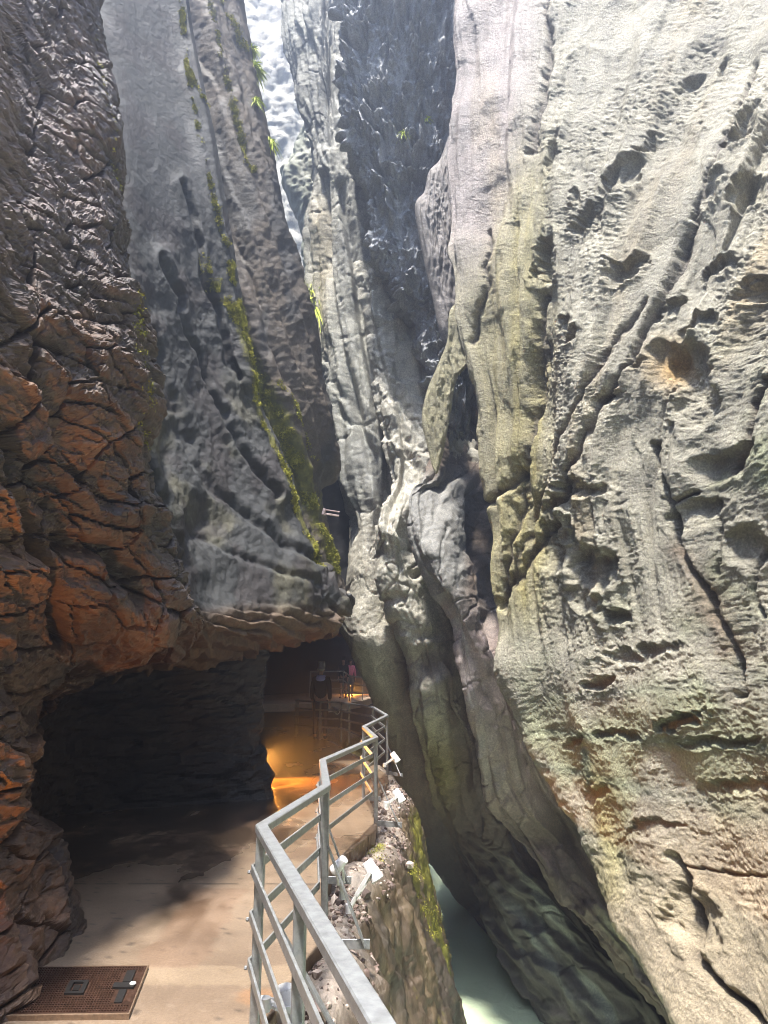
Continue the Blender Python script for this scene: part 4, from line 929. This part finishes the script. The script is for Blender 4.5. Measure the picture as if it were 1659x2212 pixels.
def moss_on(key, lines, count, size, per=5, spread=.03):
    Vv, N_, u, v, _ = REG[key]; m_ = np.zeros_like(u)
    brk = fbm(u / 38, v / 38, 4, 77) + .25
    for pts, w, wt in lines: m_ = np.maximum(m_, wt * np.exp(-(polydist(u + fbm(u / 20, v / 20, 3, 78) * 9, v, pts) / w) ** 2))
    toc = np.array([0, 0, CAMH]) - Vv; vis = (N_ * toc).sum(2) > -.2 * np.linalg.norm(toc, axis=2)
    m_ = np.where(vis, m_ * np.clip(brk, 0, 1), 0).ravel(); m_[m_ < .08] = 0
    idx = rng.choice(m_.size, count, p=m_ / m_.sum()); return leaves(Vv.reshape(-1, 3)[idx], N_.reshape(-1, 3)[idx], size, per, spread)
def join(parts):
    vs, fs, k = [], [], 0
    for V_, F_ in parts: vs.append(V_); fs.append(F_ + k); k += len(V_)
    return np.concatenate(vs), np.concatenate(fs)
V_, F_ = join([moss_on('L2', [([(390,0),(406,150),(420,230),(440,330),(465,430)], 4, 1), ([(408,150),(440,220),(478,270)], 4, .8), ([(455,400),(490,540),(505,620),(520,690)], 6, 1), ([(435,560),(455,600),(490,650),(520,690)], 14, .9), ([(520,690),(560,900),(625,1030),(640,1090),(690,1225)], 5, 1)], 5600, .015, 4, .012),
               moss_on('L1', [([(190,70),(205,210),(255,380),(285,480)], 4, .6), ([(280,640),(300,900),(328,970)], 5, 1)], 260, .013, 4, .012)])
o = new_mesh('moss', V_, F_, M_MOSS, smooth=False); tag(o, 'yellow green moss trailing down the edges of the left rock shell', 'moss', kind='stuff')
V_, F_ = join([moss_on('L3', [([(458,10),(470,80),(495,200),(510,260),(530,340),(545,370)], 5, 1), ([(480,0),(505,50),(530,110)], 5, 1), ([(515,690),(545,790),(585,880),(640,1000)], 12, .8), ([(650,1050),(690,1150),(725,1235)], 8, .8), ([(600,830),(690,990),(720,1000)], 6, .5)], 5600, .018, 4, .014)])
o = new_mesh('moss', V_, F_, M_MOSS, smooth=False); tag(o, 'yellow green moss on the tilted slabs behind the left rock shell', 'moss', kind='stuff')
V_, F_ = moss_on('U', [([(800,1830),(830,1850)], 22, .6), ([(870,1840),(920,1930),(955,2050)], 12, .5)], 1600, .010, 4, .012)
o = new_mesh('moss', V_, F_, M_MOSS, smooth=False); tag(o, 'short moss on the gravelly ledge below the railing', 'moss', kind='stuff')

def tuft(key, u0, v0, size, blades, label, droop=.9):
    Vv, N_, u, v, _ = REG[key]; toc = np.array([0, 0, CAMH]) - Vv
    dd = (u - u0) ** 2 + (v - v0) ** 2 + 1e6 * ((N_ * toc).sum(2) < 0); i = np.unravel_index(np.argmin(dd), dd.shape)
    p = Vv[i].astype(float); nn = N_[i].astype(float); vs, fs = [], []
    for k_ in range(blades):
        dr = nn * .5 + rng.normal(0, .75, 3) + np.array([.25, -.3, .3]); dr /= np.linalg.norm(dr); L = size * rng.uniform(.5, 1.1); w_ = size * .045 * rng.uniform(.7, 1.5)
        sd = np.cross(dr, rng.normal(0, 1, 3)); sd /= np.linalg.norm(sd); b0 = len(vs); o_ = p + rng.normal(0, size * .12, 3)
        for j_ in range(6):
            f = j_ / 5; c = o_ + dr * L * f + np.array([0, 0, -droop * L * f * f]); ww = w_ * (1 - f ** 2) + .002
            vs += [c - sd * ww, c + sd * ww]
        fs += [(b0 + 2 * j_, b0 + 2 * j_ + 1, b0 + 2 * j_ + 3, b0 + 2 * j_ + 2) for j_ in range(5)]
    o = new_mesh('fern', np.array(vs), np.array(fs), M_FERN, smooth=False); tag(o, label, 'fern', 'ferns growing on the rock'); return o
tuft('L3', 541, 108, .24, 110, 'yellow green fern high on the slab edge, uppermost of three hanging there')
tuft('L3', 548, 150, .34, 140, 'spiky yellow green fern hanging from the slab edge just below the uppermost fern')
tuft('L3', 553, 218, .22, 110, 'small yellow fern on the slab edge, lowest of three near the top')
tuft('L3', 585, 305, .3, 90, 'dull green fern hanging midway down the slab edge', 1.3)
tuft('R2c', 655, 648, 1.0, 420, 'bright yellow green bush wedged at the bottom of the bright slot')
tuft('R3', 925, 255, .16, 40, 'tiny yellow green plant on the dark flecked face, nearest the pale wall')
tuft('R3', 874, 292, .2, 50, 'tiny green plant on the dark flecked face, left of the other')

# gravel on the ledge
ico = np.array([(0,0,1),(.89,0,.45),(.28,.85,.45),(-.72,.53,.45),(-.72,-.53,.45),(.28,-.85,.45),(.72,.53,-.45),(-.28,.85,-.45),(-.89,0,-.45),(-.28,-.85,-.45),(.72,-.53,-.45),(0,0,-1)])
icf = np.array([(0,1,2),(0,2,3),(0,3,4),(0,4,5),(0,5,1),(1,6,2),(2,7,3),(3,8,4),(4,9,5),(5,10,1),(6,7,2),(7,8,3),(8,9,4),(9,10,5),(10,6,1),(11,7,6),(11,8,7),(11,9,8),(11,10,9),(11,6,10)])
Vv, N_, u, v, _ = REG['U']; zz = Vv[..., 2]; m_ = ((zz > -.32) & (Vv[..., 1] > 3.4) & (Vv[..., 1] < 13)).ravel() * (.15 + np.clip(fbm(Vv[..., 1] * 1.3, Vv[..., 0] * 2, 3, 500).ravel() + .1, 0, 1)) * (Vv[..., 0] > np.interp(Vv[..., 1], [e_[0] for e_ in EDGE], [e_[1] for e_ in EDGE]) + .01).ravel()
idx = rng.choice(m_.size, 1500, p=m_ / m_.sum()); cs_ = Vv.reshape(-1, 3)[idx]; sz = rng.gamma(2.2, .0065, 1500)[:, None, None] + .005
gv = cs_[:, None, :] + ico[None] * sz * rng.uniform(.6, 1.2, (1500, 12, 1)) * rng.uniform(.7, 1.2, (1500, 1, 3)); gf = (icf[None] + np.arange(1500)[:, None, None] * 12).reshape(-1, 3)
m, n, l, b = nodes('gravel_stone'); gi = n.new('ShaderNodeNewGeometry'); gr = ramp(n, l, gi.outputs['Random Per Island'], [(0, (.05, .035, .03)), (.5, (.14, .095, .075)), (.8, (.24, .18, .15)), (1, (.42, .36, .31))]); l.new(gr.outputs[0], b.inputs['Base Color']); b.inputs['Roughness'].default_value = .7
o = new_mesh('gravel', gv.reshape(-1, 3), gf, m, smooth=False); tag(o, 'loose gravel on the ledge outside the railing', 'gravel', kind='stuff')

# ------------------------------------------------------------------ haze
S.cycles.volume_step_rate = 4
def box_verts(x0, x1, y0, y1, z0, z1):
    v = [(x, y, z) for z in (z0, z1) for y in (y0, y1) for x in (x0, x1)]
    f = [(0, 2, 3, 1), (4, 5, 7, 6), (0, 1, 5, 4), (2, 6, 7, 3), (0, 4, 6, 2), (1, 3, 7, 5)]
    return v, f
HAZE = True
if HAZE:
    v_, f_ = box_verts(-14, 22, -14, 62, -8.5, 48)
    m, n, l, b = nodes('gorge_haze'); n.remove(b)
    pv = n.new('ShaderNodeVolumePrincipled'); pv.inputs['Density'].default_value = .0135; pv.inputs['Color'].default_value = (.62, .73, 1, 1); pv.inputs['Anisotropy'].default_value = .76
    l.new(pv.outputs[0], n['Material Output'].inputs['Volume'])
    hz = new_mesh('haze', v_, f_, m, smooth=False); tag(hz, 'thin pale haze filling the gorge', 'haze', kind='stuff')
